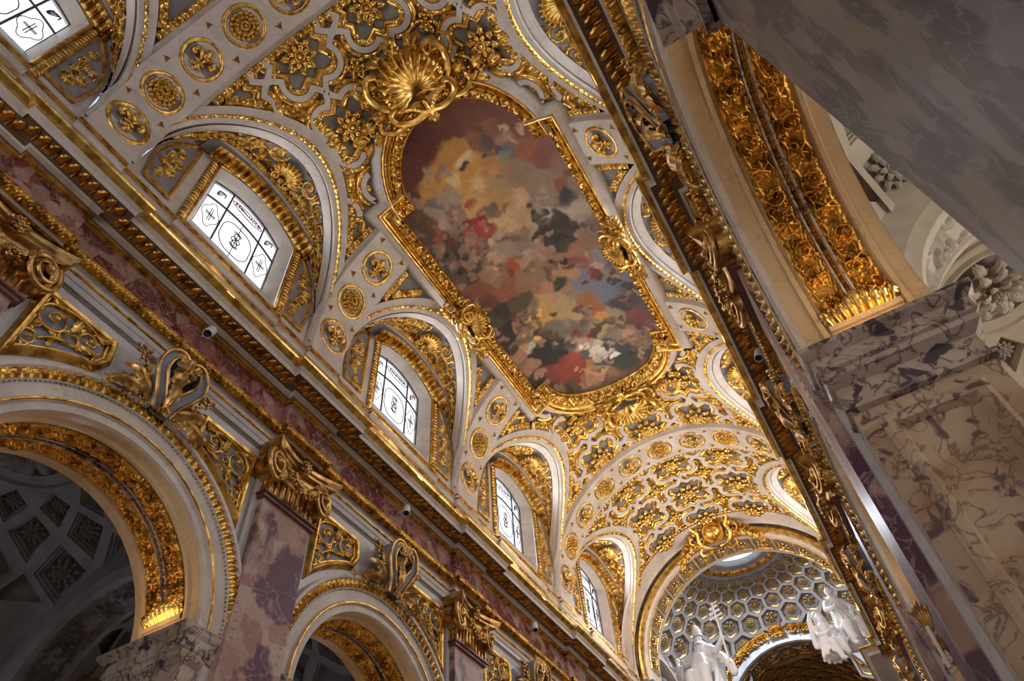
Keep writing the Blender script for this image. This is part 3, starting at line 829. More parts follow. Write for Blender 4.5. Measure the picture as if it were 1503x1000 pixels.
def spandrel(side,k,half):
    """half 0 = nearer the entrance, 1 = nearer the dome; returns parent"""
    c=AC+k; R=.470
    def arc(y): return AZ+math.sqrt(max(0,R*R-(y-c)**2))
    # polygon in (y,z), interior on the left when seen with y right, z up
    if half==1:
        ytl,yr,yb=c+.148,c+.362,c+.312
        P=[(c+.162,arc(c+.162))]
        P+= [(y,arc(y)) for y in np.linspace(c+.19,c+.335,9)]
        P+=[(yr,arc(c+.362)+.0),(yr,1.485),(ytl,1.485)]
        P+=[(c+.148-.012*math.sin(q*PI/2)*1,1.485-(1.485-arc(c+.162))*q*.9) for q in (.35,.7)]
    else:
        P=[(2*c-y,z) for y,z in spandrel_pts(c)][::-1]
    root=empty('spandrel_relief',sidefr(side,c+(.25 if half else -.25),1.3,0))
    inv=root.matrix_world.inverted()
    fn=lambda y,z,h:inv@V6(X(side,h),y,z)
    if side>0: P=P[::-1]; 
    # orient so that offset goes inward
    A=sum(P[i-1][0]*P[i][1]-P[i][0]*P[i-1][1] for i in range(len(P)))
    if A<0: P=P[::-1]
    Q=frame_panel(root,P,fn,[(0,0),(0,.006),(.004,.012),(.010,.018),(.018,.016),(.022,.008),(.026,.008),(.028,.004),(.030,.001)],[GOLD],('frame','ground'),BLUEG)
    if side<0:
        m=1 if half else -1; g=G(); u=S
        spiral3(g,m*.052,.112,.046,1.6,PI*.5 if m>0 else PI*.5,-m,.0052,u)
        spiral3(g,m*-.040,.122,.034,1.5,PI*1.1 if m>0 else -PI*.1,m,.0046,u)
        spiral3(g,m*.076,.020,.026,1.4,PI*.6 if m>0 else PI*.4,-m,.0042,u)
        spiral3(g,m*.012,.092,.018,1.2,-PI*.3,m,.0034,u,nleaf=4)
        curve_(g,u,[(m*-.072,.150),(m*-.02,.165),(m*.03,.164),(m*.06,.160)],.0042,.0042,.004,24,.006)
        curve_(g,u,[(m*.098,.10),(m*.094,.06),(m*.098,.01),(m*.088,-.03)],.0042,.003,.004,24,.006)
        curve_(g,u,[(m*-.05,.092),(m*-.01,.078),(m*.03,.066),(m*.058,.04)],.0044,.0036,.004,24,.006)
        for (x0,y0,x1,y1,w_) in ((.0,.12,.004,.166,.013),(-.02,.10,-.075,.088,.010),(.09,.06,.066,.075,.010),(.088,-.01,.098,-.055,.008),(-.06,.15,-.088,.168,.009),(.09,.15,.10,.168,.008),(.03,.066,.034,.03,.009)):
            leafblade(g,(m*x0*u,y0*u,.005*u),(m*x1*u,y1*u,.012*u),w_*u,.2,(0,0,1),lob=4)
        mk('scrollwork',g,GOLD,root)
    return root
def spandrel_pts(c):
    R=.470
    def arc(y): return AZ+math.sqrt(max(0,R*R-(y-c)**2))
    P=[(c+.162,arc(c+.162))]+[(y,arc(y)) for y in np.linspace(c+.19,c+.335,9)]
    P+=[(c+.362,arc(c+.362)),(c+.362,1.485),(c+.148,1.485)]
    P+=[(c+.148-.012*math.sin(q*PI/2),1.485-(1.485-arc(c+.162))*q*.9) for q in (.35,.7)]
    return P
for k in range(0,4):
    for half in (0,1):
        o=spandrel(-1,k,half)
        tag(o,'gold framed scroll relief %s the keystone of %s'%('right of' if half else 'left of',span_txt[k]),'relief','spandrel reliefs of the left arcade')
sp_r={0:'the near right arch',1:'the second right arch',2:'the third right arch'}
for k in range(0,3):
    for half in (0,1):
        o=spandrel(1,k,half)
        tag(o,'edge-on gold frame %s the keystone of %s'%('beyond' if half else 'before',sp_r[k]),'relief','spandrel reliefs of the right arcade')
# ---------------------------------------------------------------- white lamp cylinders on the frieze
def make_spot():
    root=empty('spot_lamp'); u=S
    g=G(); lathe(g,[(0,.018*u),(.0145*u,.018*u),(.0145*u,-.026*u),(.0125*u,-.027*u),(.0125*u,-.022*u)],20); mk('housing',g,CAMW,root)
    g=G(); lathe(g,[(.0125*u,-.0225*u),(.006*u,-.0195*u),(0,-.0185*u)],20); mk('lens',g,BLACK,root)
    g=G(); tube(g,[(0,0,0),(0,.02*u,.012*u),(0,.034*u,.012*u)],.0025*u,6); mk('bracket',g,CAMW,root)
    return root
SP=make_spot(); first=True
spt={(-1,0):'mounted on the red frieze below the large left window',(-1,1):'on the red frieze below the second left window',(-1,2):'on the red frieze below the third left window',
 (1,0):'hanging in the leafy cornice at the top, right of the painting',(1,1):'on the right wall beside the end of the painting',(1,2):'lowest on the right wall, above the white statues'}
for side in SIDES:
    for k in range(0,3):
        z=Vector((.25*-side,-.35,-1)).normalized()
        p=V6(X(side,.052),.69+k,1.715); m=fr(p,-z,Vector((side,0,0)))
        o=SP if first else copytree(SP,m); o.matrix_world=m; first=False
        tag(o,'white cylinder lamp '+spt[(side,k)],'lamp','white spot lamps on the friezes')

# ---- small gilded leaf bracket with a white tube lamp on the near side of the second right pilaster
root=empty('tube_lamp',Matrix.Translation(V6(.068,1.03,.465))); u=S*.62
g=G()
for i in range(5): leafblade(g,((-.004+.002*i)*u,0,-.02*u),((-.016+.008*i)*u,-.006*u,(.055-.008*abs(i-2))*u),.006*u,.15,(0,-1,0),lob=3)
for i in range(3): leafblade(g,(0,0,-.02*u),((-.010+.010*i)*u,-.006*u,-.07*u),.006*u,.15,(0,-1,0),lob=3)
mk('leaf_bracket',g,BRONZE,root)
g=G(); tube(g,[(-.004*u,-.012*u,-.10*u),(-.004*u,-.012*u,-.012*u)],.0045*u,12); mk('tube',g,CAMW,root)
tag(root,'small gilded leaf bracket holding a white tube lamp, low on the right wall','lamp')
LC,LZ,LR=.663,2.26,.41               # lunette centre, height, radius
def lun_top(y):                       # z of the lunette barrel at position y
    k=math.floor(y-(LC-.5)); d=y-(LC+k)
    return LZ+math.sqrt(LR*LR-d*d) if abs(d)<LR else None
def th_lim(y):
    z=lun_top(y)
    if z is None: return 0.0
    return math.degrees(math.asin(min(1,max(0,(z-ZC)/RV))))
# main barrel with the lunette mouths left open
g=G(); 
cols=[]
for k in range(-2,5):
    c=LC+k
    for i in range(37): cols.append(c-LR*math.cos(PI*i/36))
    cols+= [c-LR-1e-5,c+LR+1e-5]
cols=sorted(y for y in cols if LY0<=y<=4.10); cols=[LY0]+cols+[4.10]
for sgn in (1,-1):
    V=[];N=26
    for y in cols:
        a=th_lim(y)
        for j in range(N):
            t=a+(90-a)*j/(N-1); V.append(cylp(y,t if sgn>0 else 180-t))
    g.add(V,gf(len(cols),N))
struct('ceiling',g,GREY)
# lunette barrels (they run from the wall to the groin)
for side in SIDES:
    for k in range(-1,4):
        if side>0 and k<0: continue
        c=LC+k; g=G(); V=[];N=36
        ang=[-24,-16,-8]+[180*i/N for i in range(N+1)]+[188,196,204]
        for a in ang:
            aa=math.radians(a)
            if 0<=a<=180: y=c-LR*math.cos(aa); z=LZ+LR*math.sin(aa)
            else:
                y=c-LR if a<0 else c+LR; z=LZ-(abs(a if a<0 else a-180)/24)*(LZ-2.07)
            th=math.asin(max(-.05,min(1,(z-ZC)/RV))); gx=RV*math.cos(th)
            xg=XC-gx if side<0 else XC+gx
            xw=X(side,0)
            for j in range(6): V.append(V6(xw+(xg-xw)*j/5,y,z))
        g.add(V,gf(len(ang),6))
        struct('ceiling_lunette_%s_%d'%(side_words[side],k+2),g,WHITE)
# lunette walls with the window openings
WY0,WY1,WZ0,WZ1,WZC=-.206,.203,2.135,2.545,2.618
def warch(d):                          # head of the opening on the wall face
    t=(d+.0015)/.2045; return WZ1+(WZC-WZ1)*max(0,1-t*t)
def whead(d):                          # head of the glass
    t=(d+.0015)/.1745; return 2.553+.056*max(0,1-t*t)
for side in SIDES:
    g=G()
    for k in (range(-1,4) if side<0 else range(0,4)):
        c=LC+k+.027-.001
        cy=.689+k
        cols=[LC+k-.5]+list(np.linspace(LC+k-LR,cy+WY0,10))+list(np.linspace(cy+WY0+1e-4,cy+WY1-1e-4,15))+list(np.linspace(cy+WY1,LC+k+LR,10))+[LC+k+.5]
        up=[];lo=[]
        for y in cols:
            zt=lun_top(y) or 2.12
            d=y-cy
            if WY0<d<WY1: a,b=WZ0,warch(d)
            else: a=b=WZ0+.1
            lo+=[V6(X(side,0),y,1.79),V6(X(side,0),y,min(a,zt))]; up+=[V6(X(side,0),y,min(b,zt)),V6(X(side,0),y,zt)]
        g.add(lo,gf(len(cols),2)); g.add(up,gf(len(cols),2))
        # reveal of the opening
        ring=[(cy+WY0,WZ0)]+[(cy+WY0,WZ1)]+[(cy+q,warch(q)) for q in np.linspace(WY0,WY1,14)]+[(cy+WY1,WZ1),(cy+WY1,WZ0)]
        V=[]
        for y,z in ring+[ring[0]]:
            d=(y-cy)*.857; zb=2.235 if z<2.2 else whead(d)
            V+=[V6(X(side,0),y,z),V6(X(side,-.052),cy+d,zb),V6(X(side,-.08),cy+d,zb)]
        g.add(V,gf(len(ring)+1,3))
    struct('wall_clerestory_'+side_words[side],g,WHITE)
# ---- windows
def text_mesh(body,size,mat,parent,m,name='lettering'):
    cu=bpy.data.curves.new(name,'FONT'); cu.body=body; cu.size=size; cu.align_x='CENTER'; cu.extrude=size*.04; cu.offset=size*.035; cu.materials.append(mat)
    o=bpy.data.objects.new(name,cu); C.objects.link(o); o.parent=parent; o.matrix_basis=m; return o
LEADT=plain('letter_leading',(.28,.09,.07),.5)
WTXT={-1:None,0:'S.BERNARDUS',1:'S.MARTINUS',2:'S.Carolus M.',3:'S.CLODOALDUS'}
def window(side,k,idx):
    cy=.689+k; root=empty('window_%d'%idx,sidefr(side,cy,2.235,-.06)); root['kind']='structure'
    u=S; H=WZ1-WZ0; sx=1 if side<0 else 1
    w0,w1=-.175,.173
    def head(x): return whead(x)-2.235
    H=2.553-2.235
    g=G(); P=[(w0*u,0,-.012*u),(w1*u,0,-.012*u)]+[(x*u,head(x)*u,-.012*u) for x in np.linspace(w1,w0,13)]
    g.add(P,[tuple(range(len(P)))]); mk('pane',g,PANE,root)
    g=G(); b=.0040*u
    for x in (-.085,.085): tube(g,[(x*u,0,0),(x*u,head(x)*u,0)],b,6)
    def hb(x,z): return z-.35*(x/.17)**2*.1
    for zz in (.245,): tube(g,[(x*u,hb(x,zz)*u,0) for x in np.linspace(w0,w1,13)],b,6)
    if k!=1 and k!=2: tube(g,[(0,0,0),(0,.24*u,0)],b*.4,5)
    pts=[(w0*u,0,0)]+[(x*u,head(x)*u,0) for x in np.linspace(w0,w1,13)]+[(w1*u,0,0),(w0*u,0,0)]
    tube(g,pts,b,6); mk('bars',g,IRON,root)
    if side<0:
        g=G(); t=.0019*u
        # lobed medallion line in the middle light
        L=[]
        for i in range(65):
            a=2*PI*i/64; r=.060*(1+.16*abs(math.sin(2*a))**.7+ (.07 if abs(math.cos(2*a))>.985 else 0)); L.append((r*math.cos(a)*1.12*u,(.118+r*math.sin(a)*1.35)*u,0))
        tube(g,L,t,5,caps=False)
        # interlaced monogram
        for s in (-1,1):
            tube(g,[(s*x*u,y*u,0) for x,y in ((.020,.165),(.004,.172),(-.014,.155),(-.006,.132),(.012,.112),(.012,.090),(-.006,.078),(-.020,.090))],t*1.2,5)
        tube(g,[((.020*math.cos(a))*u,(.122+.016*math.sin(a))*u,0) for a in np.linspace(0,2*PI,20)],t,5)
        # crosses and lines in the side lights
        for s in (-1,1):
            cx=s*.128
            for a,bb in (((cx-.022,.125),(cx+.022,.125)),((cx,.085),(cx,.165))):
                for o in (-.004,.004):
                    q=((a[0]+(o if a[0]==bb[0] else 0))*u,(a[1]+(o if a[1]==bb[1] else 0))*u,0); r=((bb[0]+(o if a[0]==bb[0] else 0))*u,(bb[1]+(o if a[1]==bb[1] else 0))*u,0); tube(g,[q,r],t*.9,5)
            Lq=[]
            for i in range(33):
                a=2*PI*i/32; r=.034*(1+.15*math.cos(4*a)); Lq.append(((cx+r*math.cos(a))*u,(.125+r*2.0*math.sin(a))*u,0))
            tube(g,Lq,t*.8,5,caps=False)
            # foliage scribbles in the upper corner lights
            for q in range(3): tube(g,[((cx+.018*math.cos(a+q))*u,(.285+.022*math.sin(a*1.5+q))*u,0) for a in np.linspace(0,5,14)],t*.9,5)
        tube(g,[(.078*math.cos(a)*u,(.318+.021*math.sin(a))*u,0) for a in np.linspace(0,2*PI,30)],t,5,caps=False)
        mk('leading',g,IRON,root)
        if WTXT.get(k): text_mesh(WTXT[k],.021*u,LEADT,root,Matrix.Translation((0,.311*u,.002*u)))
    # architrave: stone casing, gilded leaf strips beside and over the opening
    xo=.06*u
    g=G()
    V=[]
    def cas(x,z): return (x*u,z*u)
    prof=[(.0,.064),(.006,.070),(.012,.070),(.016,.064)]
    path=[(WY0,-.115)]+[(x,warch(x)-2.235) for x in np.linspace(WY0,WY1,16)]+[(WY1,-.115)]
    V=[];n=len(path)
    for i,(x,z) in enumerate(path):
        a=path[max(0,i-1)];b2=path[min(n-1,i+1)]; dx,dz=b2[0]-a[0],b2[1]-a[1]; l=math.hypot(dx,dz)+1e-9; nx,nz=-dz/l,dx/l
        for o,h in prof: V.append(((x+nx*o)*u,(z+nz*o)*u,h*u))
    g.add(V,gf(n,4)); mk('casing',g,GOLD,root)
    g=G()
    def side_strip(xa,xb,za,zb):
        runstrip(g,lambda d,t,h:((xa+(xb-xa)*t)*u,(za+d)*u,(.066+h)*u),zb-za,.020,p_bead,.006,6,5)
    for s in (-1,1):
        side_strip(s*.217,s*.246,-.150,.300)
    def over(d,t,h):
        x=(d/.50-.5)*2; a_=x*(.290-.025*.25)*.93-.025*.3; b_=.290+.085*(1-x*x)+.012*t-h*.9-.003
        return (a_*u,b_*u,(.068+.058*t)*u)
    runstrip(g,over,.50,.025,p_leaf,.016,8,8)
    mk('leaf_strip',g,GOLD,root)
    # segmental hood
    g=G(); prof2=[(.0,.066,.0),(.010,.110,0),(.018,.130,0),(.032,.133,0),(.034,.136,1),(.050,.145,1),(.053,.148,1),(.056,.148,0),(.056,.06,0)]
    V0=[];N=22
    def hood(x,o): # x -1..1
        return (x*(.290+o*.25)-.025,.315+.085*(1-x*x)+o)
    for mi,sel in ((2,prof2[:3]),(0,prof2[2:5]),(1,prof2[4:7]),(0,prof2[6:])):
        V=[]
        for i in range(N+1):
            x=i/N*2-1
            for o,h,_ in sel:
                a,b3=hood(x,o-.025); V.append((a*u,b3*u,h*u))
        g.add(V,gf(N+1,len(sel)),mi)
    for s in (0,1):
        pts=[]
        for o,h,_ in prof2:
            a,b3=hood(-1 if s==0 else 1,o-.025); pts.append((a*u,b3*u,h*u))
        g.add(pts,[tuple(range(len(pts)))],0)
    def hs(d,t,h):
        x=d/.60*2-1; a,b3=hood(x,.004+.018*t); return (a*u,b3*u,(.138+.010*t+h)*u)
    runstrip(g,hs,.60,.020,p_leaf,.016,8,5,1)
    mk('hood',g,[WHITE,GOLD,GREY],root)
    return root
wi=1
for k in range(-1,4): window(-1,k,wi); wi+=1
for k in range(0,4): window(1,k,wi); wi+=1
# ---- reliefs beside each window
win_txt={-1:'the top left corner window',0:'the large left window',1:'the second left window',2:'the third left window',3:'the last left window'}
for k in range(-1,4):
    for half in (-1,1):
        cy=LC+k; root=empty('window_side_relief',sidefr(-1,cy+half*.33,2.3,0)); inv=root.matrix_world.inverted()
        fn=lambda y,z,h:inv@V6(X(-1,h+.004),y,z)
        xo=.372;xi=.262
        R=.388
        P=[(xi,2.13),(xo,2.13)]+[(R*math.cos(a),LZ+R*math.sin(a)) for a in np.linspace(.0,.78,8)]
        P+=[(.262,2.500),(xi,2.47)]
        P=[(cy+half*x,z) for x,z in P]
        A=sum(P[i-1][0]*P[i][1]-P[i][0]*P[i-1][1] for i in range(len(P)))
        if A<0:P=P[::-1]
        Q=frame_panel(root,P,fn,[(0,0),(0,.006),(.004,.010),(.009,.010),(.012,.004),(.014,.001)],[GOLD],('frame','ground'),GREY)
        fill_relief(root,'leaf_spray',offpoly(Q,.006),fn,40+k*2+half,.034,6,.018,GOLD,.0024 if k<1 else .0035)
        tag(root,'gold framed leaf relief on the %s side of %s'%('near' if half<0 else 'far',win_txt[k]),'relief','reliefs beside the left windows')
# ---- gilded linings and shells of the lunettes
SHM=mk('s',shell(11,True,78),GOLDB,None,0).data
for o in [o for o in C.objects if o.name=='s']: bpy.data.objects.remove(o)
lun_txt={(-1,-1):'the corner window at the top left',(-1,0):'the large left window',(-1,1):'the second left window',(-1,2):'the third left window',(-1,3):'the last left window',
  (1,0):'the right cornice near the top edge',(1,1):'the right cornice beside the middle of the painting',(1,2):'the right cornice beyond the end of the painting',(1,3):'the right cornice nearest the dome'}
for side in SIDES:
    for k in range(-1,4):
        if side>0 and k<0: continue
        c=LC+k
        root=empty('lunette_lining',fr(V6(X(side,.15),c,LZ+LR-.004),(0,0,-1),(-side,0,0))); inv=root.matrix_world.inverted()
        def lb(s,x,h,rr=None):   # s arc from the crown, x = depth from the wall toward the nave
            a=PI/2+s/LR; r=LR-h; return inv@V6(X(side,x),c-r*math.cos(a)*(1),LZ+r*math.sin(a))
        def xg(s,off):
            a=PI/2+s/LR; z=LZ+LR*math.sin(a); th=math.asin(max(0,min(1,(z-ZC)/RV)))
            gx=RV*math.cos(th); return (RV-gx)-off
        g=G(); n=46
        smax=LR*(PI/2)*.99
        # grey-gold ground
        V=[]
        for i in range(n+1):
            s=-smax+2*smax*i/n
            for t in (0,1): V.append(lb(s,.02+(max(.03,xg(s,.038))-.02)*t,.002))
        g.add(V,gf(n+1,2)); mk('ground',g,GREY,root)
        # raised scrollwork over the ground
        L=2*smax; Wd=.20
        st=[]
        rr=random.Random(60+k+side)
        for i in range(14):
            for j in range(4):
                x=(i+.5+.5*(j%2))*L/14; 
                if abs(x-L/2)<.085 and j>=2: continue
                st+=spiral(x,.028+.047*j,.036,1.3,rr.uniform(0,6),1 if (i+j)%2 else -1,.006,1.0,True,rr)
                st+=stroke([(x-.05,.02+.06*j),(x,.055+.05*j),(x+.05,.03+.06*j)],.006,.004,.7)
        nx=int(L/(.0045 if k<2 else .006)); ny=int(Wd/(.0045 if k<2 else .006))
        Z=relief(L,Wd,nx,ny,st)
        def lf(a,b,h):
            s=a-smax; w=max(.0,xg(s,.042)-.02); return lb(s,.02+b/Wd*w,.003+h)
        g=G(); relief_mesh(g,Z,L,Wd,lf,.014,.1); mk('scrollwork',g,GOLD,root,0)
        # bead and white mouldings at the mouth, following the groin on the lunette side
        g=G(); V=[]
        for i in range(n+1):
            s=-smax+2*smax*i/n
            for off,h in ((.040,.0),(.038,.010),(.012,.012),(.0,.008)): V.append(lb(s,max(.004,xg(s,off)),h))
        g.add(V,gf(n+1,4)); mk('white_border',g,WHITE,root)
        o=bpy.data.objects.new('shell',SHM); C.objects.link(o); o.parent=root
        o.matrix_basis=Matrix.Translation((0,-.040*S,.004*S))@Matrix.Diagonal((.084*S,.092*S,.07*S,1))
        tag(root,'gilded shell and scrollwork of the lunette over %s'%lun_txt[(side,k)] if side<0 else 'gilded shell lunette above %s'%lun_txt[(side,k)],'relief','lunette linings')
# ---- bands across the vault
BH=.033
BANDS=[]
for k in range(0,4):
    g=G(); c=.163+k; V=[];n=60
    prof=[(-.118,.0),(-.118,.012),(-.102,.012),(-.100,BH),(.100,BH),(.102,.012),(.118,.012),(.118,.0)]
    for i in range(n+1):
        th=180*i/n
        w=1.0
        for y,h in prof: V.append(cylp(c+y*w*(1 if 22<th<158 else .86 if 10<th<170 else .80),th,h))
    if k in (1,2):
        h0=V[:0]; m_=len(prof); a_=int(n*56/180); b_=n-a_
        for lo,hi in ((0,a_),(b_,n)): g.add(V[lo*m_:(hi+1)*m_],gf(hi-lo+1,m_))
    else: g.add(V,gf(n+1,len(prof)))
    for e in (-1,1):
        xa=XC+e*RV; V=[V6(xa-e*h,c+y*.80,z) for z in (2.108,2.06) for y,h in prof]; g.add(V,gf(2,len(prof)))
    BANDS.append(struct('trim_vault_band_%d'%(k+1),g,WHITE))
RING=G(); lathe(RING,[(.80,.0),(.80,.03),(.84,.08),(.90,.10),(.96,.08),(.985,.04),(1.0,.05),(1.02,.03),(1.02,0)],44)
DISK=G(); DISK.add([(.81*math.cos(2*PI*i/40),.81*math.sin(2*PI*i/40),.004) for i in range(40)],[tuple(range(40))])
def tmpl(nm,g,mat,sharp=38):
    o=mk(nm,g,mat,None,sharp); me=o.data; bpy.data.objects.remove(o); return me
M_RING=tmpl('ring',RING,GOLDB); M_DISK=tmpl('disk',DISK,GREY); M_FL=tmpl('fl',fleur(),GOLDB,0); M_SUN=tmpl('sun',sunflower(),GOLD,0)
M_ROS=tmpl('ros',rosette(8,8),GOLDB,0); M_ROSS=tmpl('ross',rosette(6,6,True),GOLDB,0)
tri=G()
for a,b,h0,h1 in ((1,.66,0,.16),(.66,.60,.16,.0)): 
    tri.add([(r*math.cos(PI/2+2*PI*i/3),r*math.sin(PI/2+2*PI*i/3),h) for r,h in ((a,h0),(b,h1)) for i in range(3)],gf(2,3,False,True))
M_TRI=tmpl('tri',tri,GOLD)
t2=G(); t2.add([(.62*math.cos(PI/2+2*PI*i/3),.62*math.sin(PI/2+2*PI*i/3),.01) for i in range(3)],[(0,1,2)]); M_TRI2=tmpl('tri2',t2,BROWN)
def inst(name,me,parent=None,m=None):
    o=bpy.data.objects.new(name,me); C.objects.link(o)
    if parent: o.parent=parent; o.matrix_basis=m if m is not None else Matrix.Identity(4)
    elif m is not None: o.matrix_world=m
    return o
def vfr(y,th,h,flip=False):
    a=math.radians(th); z=Vector((-math.cos(a),0,-math.sin(a)))
    up=Vector((math.sin(a),0,-math.cos(a))) if th>90 else Vector((-math.sin(a),0,math.cos(a)))
    return fr(cylp(y,th,h),z,up)
def medallion(y,th,kind):
    m=vfr(y,th,BH+.0005)@Matrix.Diagonal((.072*S,.082*S,.072*S,1))
    root=empty('fleur_de_lis_medallion' if kind==0 else 'flower_medallion',vfr(y,th,BH+.0005))
    s=Matrix.Diagonal((.072*S,.080*S,.072*S,1))
    inst('ring',M_RING,root,s); inst('ground',M_DISK,root,s)
    if kind==0: inst('fleur_de_lis',M_FL,root,s@Matrix.Diagonal((.86,.84,1.1,1))@Matrix.Translation((0,-.12,0)))
    else: inst('flower',M_SUN,root,s@Matrix.Diagonal((.76,.76,.9,1)))
    return root
band_txt=['the band at the top left','the band after the first large window','the band after the second large window','the full band beyond the painting']
PLACE=['lowest left','second from lower left','third from lower left','fourth from lower left','fifth from lower left','middle one','fifth from lower right','fourth from lower right','third from lower right','second from lower right','lowest right']
for k in range(4):
    for j in range(11):
        th=180-(9.2+16.16*j)
        if k in(1,2) and 3<=j<=7: continue
        if k==0 and j>4: continue
        o=medallion(.163+k,th,j%2)
        tag(o,'gold ringed %s medallion, %s on %s'%('lily' if j%2==0 else 'flower',PLACE[j],band_txt[k]),'medallion','medallions on the vault bands')
    for j in range(12):
        th=180-(9.2+16.16*(j-.5))
        if k in(1,2) and 4<=j<=7: continue
        if k==0 and j>5: continue
        if th>178 or th<2: continue
        for s in (-1,1):
            a=vfr(.163+k+s*.068,th,BH+.0005)
            a=a@Matrix.Rotation(-PI/2*s*(1 if th>90 else -1),4,'Z')
            sz=.019 if 15<th<165 else .012
            r=inst('triangle_inset',M_TRI,BANDS[k],a@Matrix.Diagonal((sz*S,sz*S*.9,sz*S,1))); inst('recess',M_TRI2,r,None)
BLOBS="867,110,51,95,45,35;951,240,50,100,50,38;827,15,46,110,60,45;861,-162,53,120,70,55;1010,-270,57,125,75,60;1001,-142,40,140,90,60;853,204,31,80,38,30;998,60,34,190,130,50;1069,179,43,200,140,60;1115,31,40,205,140,50;1120,-69,36,190,130,70;1282,-24,54,190,140,80;1239,74,36,205,155,90;1172,194,42,165,145,125;1047,23,20,225,190,140;1166,28,20,220,180,120;1101,93,20,225,185,120;1229,233,22,185,150,130;1331,169,28,150,50,40;1382,157,29,145,48,38;1388,108,21,165,70,55;1372,11,44,205,165,115;1432,-62,40,190,150,110;1108,-246,43,170,90,50;1178,-307,42,140,75,60;1091,-323,38,150,90,80;1252,-369,47,150,110,90;1337,-391,43,150,120,100;1086,-174,24,105,115,105;1033,-172,18,170,130,105;1020,-113,18,80,75,75;1209,-153,43,150,120,95;1313,-232,51,155,125,100;1227,-74,32,165,135,100;1327,-103,28,205,165,120;1068,327,32,90,55,45;1188,347,33,88,60,50;1281,309,22,160,62,45;1135,331,17,110,75,45;1204,304,17,120,80,45;1287,374,24,95,65,55;1258,312,17,165,120,90;1449,207,48,150,120,105;1513,94,44,160,135,115;1511,1,40,140,120,105;1353,222,21,180,140,115;1400,215,16,185,150,125;1404,337,30,120,95,80;1493,360,31,110,85,65;1456,-137,32,190,175,150;1518,-163,39,60,50,45;1461,-326,34,190,170,145;1410,-311,30,50,45,55;1592,-188,37,70,58,52;1532,-324,25,175,155,135;1417,-123,17,70,45,35;1374,-199,20,150,125,110;1379,-127,20,165,130,105;1585,-340,39,130,100,90;1664,-265,36,155,112,80;1672,-360,37,160,130,120;1680,-197,25,165,110,85;1340,-304,18,150,80,55;1302,-358,18,120,70,50;1506,286,29,72,66,50;1567,197,22,172,130,100;1490,226,16,60,35,25;1603,91,28,172,80,35;1621,168,25,168,108,75;1589,27,20,185,150,130;1532,144,16,190,150,120;1566,236,14,150,110,85;1633,129,17,120,50,35;1625,326,37,140,80,50;1675,193,39,150,90,60;1705,93,35,152,112,80;1690,9,36,145,115,90;1706,330,30,118,60,40;1651,388,26,80,55,45;1736,-85,28,182,132,92;1818,-35,22,50,60,40;1751,-179,23,150,70,60;1753,-236,23,192,152,130;1676,-73,18,60,35,28;1796,-113,19,185,135,95;1812,19,18,180,130,95;1860,-58,19,175,125,90;1806,-260,20,190,150,130;1835,-217,20,140,55,45;1884,-150,59,120,120,135;1932,-273,63,110,115,135;1750,-305,34,140,130,140;1894,-398,51,115,110,120;1918,-77,29,140,125,110;1798,-353,35,110,80,75;1975,-113,34,165,95,40;2037,-120,27,170,90,35;2104,-134,18,212,145,45;2157,-162,14,120,80,50;2017,-325,44,60,45,50;2204,-297,42,110,50,45;2077,-397,39,85,60,60;2071,-264,33,65,45,48;2129,-293,23,130,60,50;2300,-275,35,120,80,70;2256,-218,26,165,120,90;2313,-231,23,150,115,70;1914,94,34,192,150,80;1966,4,39,182,150,100;2163,-90,42,172,150,110;2271,-163,41,140,125,105;1948,153,18,202,150,70;2124,-203,33,160,140,110;2040,-35,30,190,160,110;2081,72,42,120,110,95;2114,-6,37,115,105,95;2167,69,30,110,100,88;1784,349,36,72,72,50;1902,330,37,50,40,32;1820,201,32,92,76,60;1900,393,28,60,50,40;1773,409,24,65,60,48;1789,265,23,60,50,45;1953,219,21,132,116,90;1869,140,21,132,112,85;2007,273,21,120,105,85;2059,329,21,172,125,100;2152,344,21,162,115,90;2055,268,15,195,185,168;2011,335,12,80,45,30;2148,294,12,170,125,95;2118,209,37,45,40,38;2130,132,32,60,55,50;2264,344,31,55,45,42;2192,187,26,50,45,42;2155,419,24,60,45,40;2309,179,46,150,60,45;2374,136,37,140,55,45;2300,263,29,130,60,50;2272,124,23,165,75,58;2206,29,31,192,150,130;2127,29,20,130,60,40;2194,-17,17,150,60,45;2263,-35,18,200,185,170;2336,-20,14,195,180,165;2293,20,21,90,90,90;2332,-89,55,60,65,65;2439,-139,46,60,65,60;2425,-248,36,65,65,62;2401,-17,25,75,78,75;2410,90,25,196,140,100;2360,44,14,170,110,75;2434,19,22,190,150,110;2463,148,17,185,130,95;2498,105,18,190,135,100;2499,-12,19,150,110,80;2576,24,52,112,90,80;2514,211,38,105,85,75;2338,328,28,60,50,45;2554,-108,47,118,95,85;2349,-303,36,110,95,85;2496,-211,36,115,95,85;2422,275,26,70,60,52;2603,123,36,110,88,78"
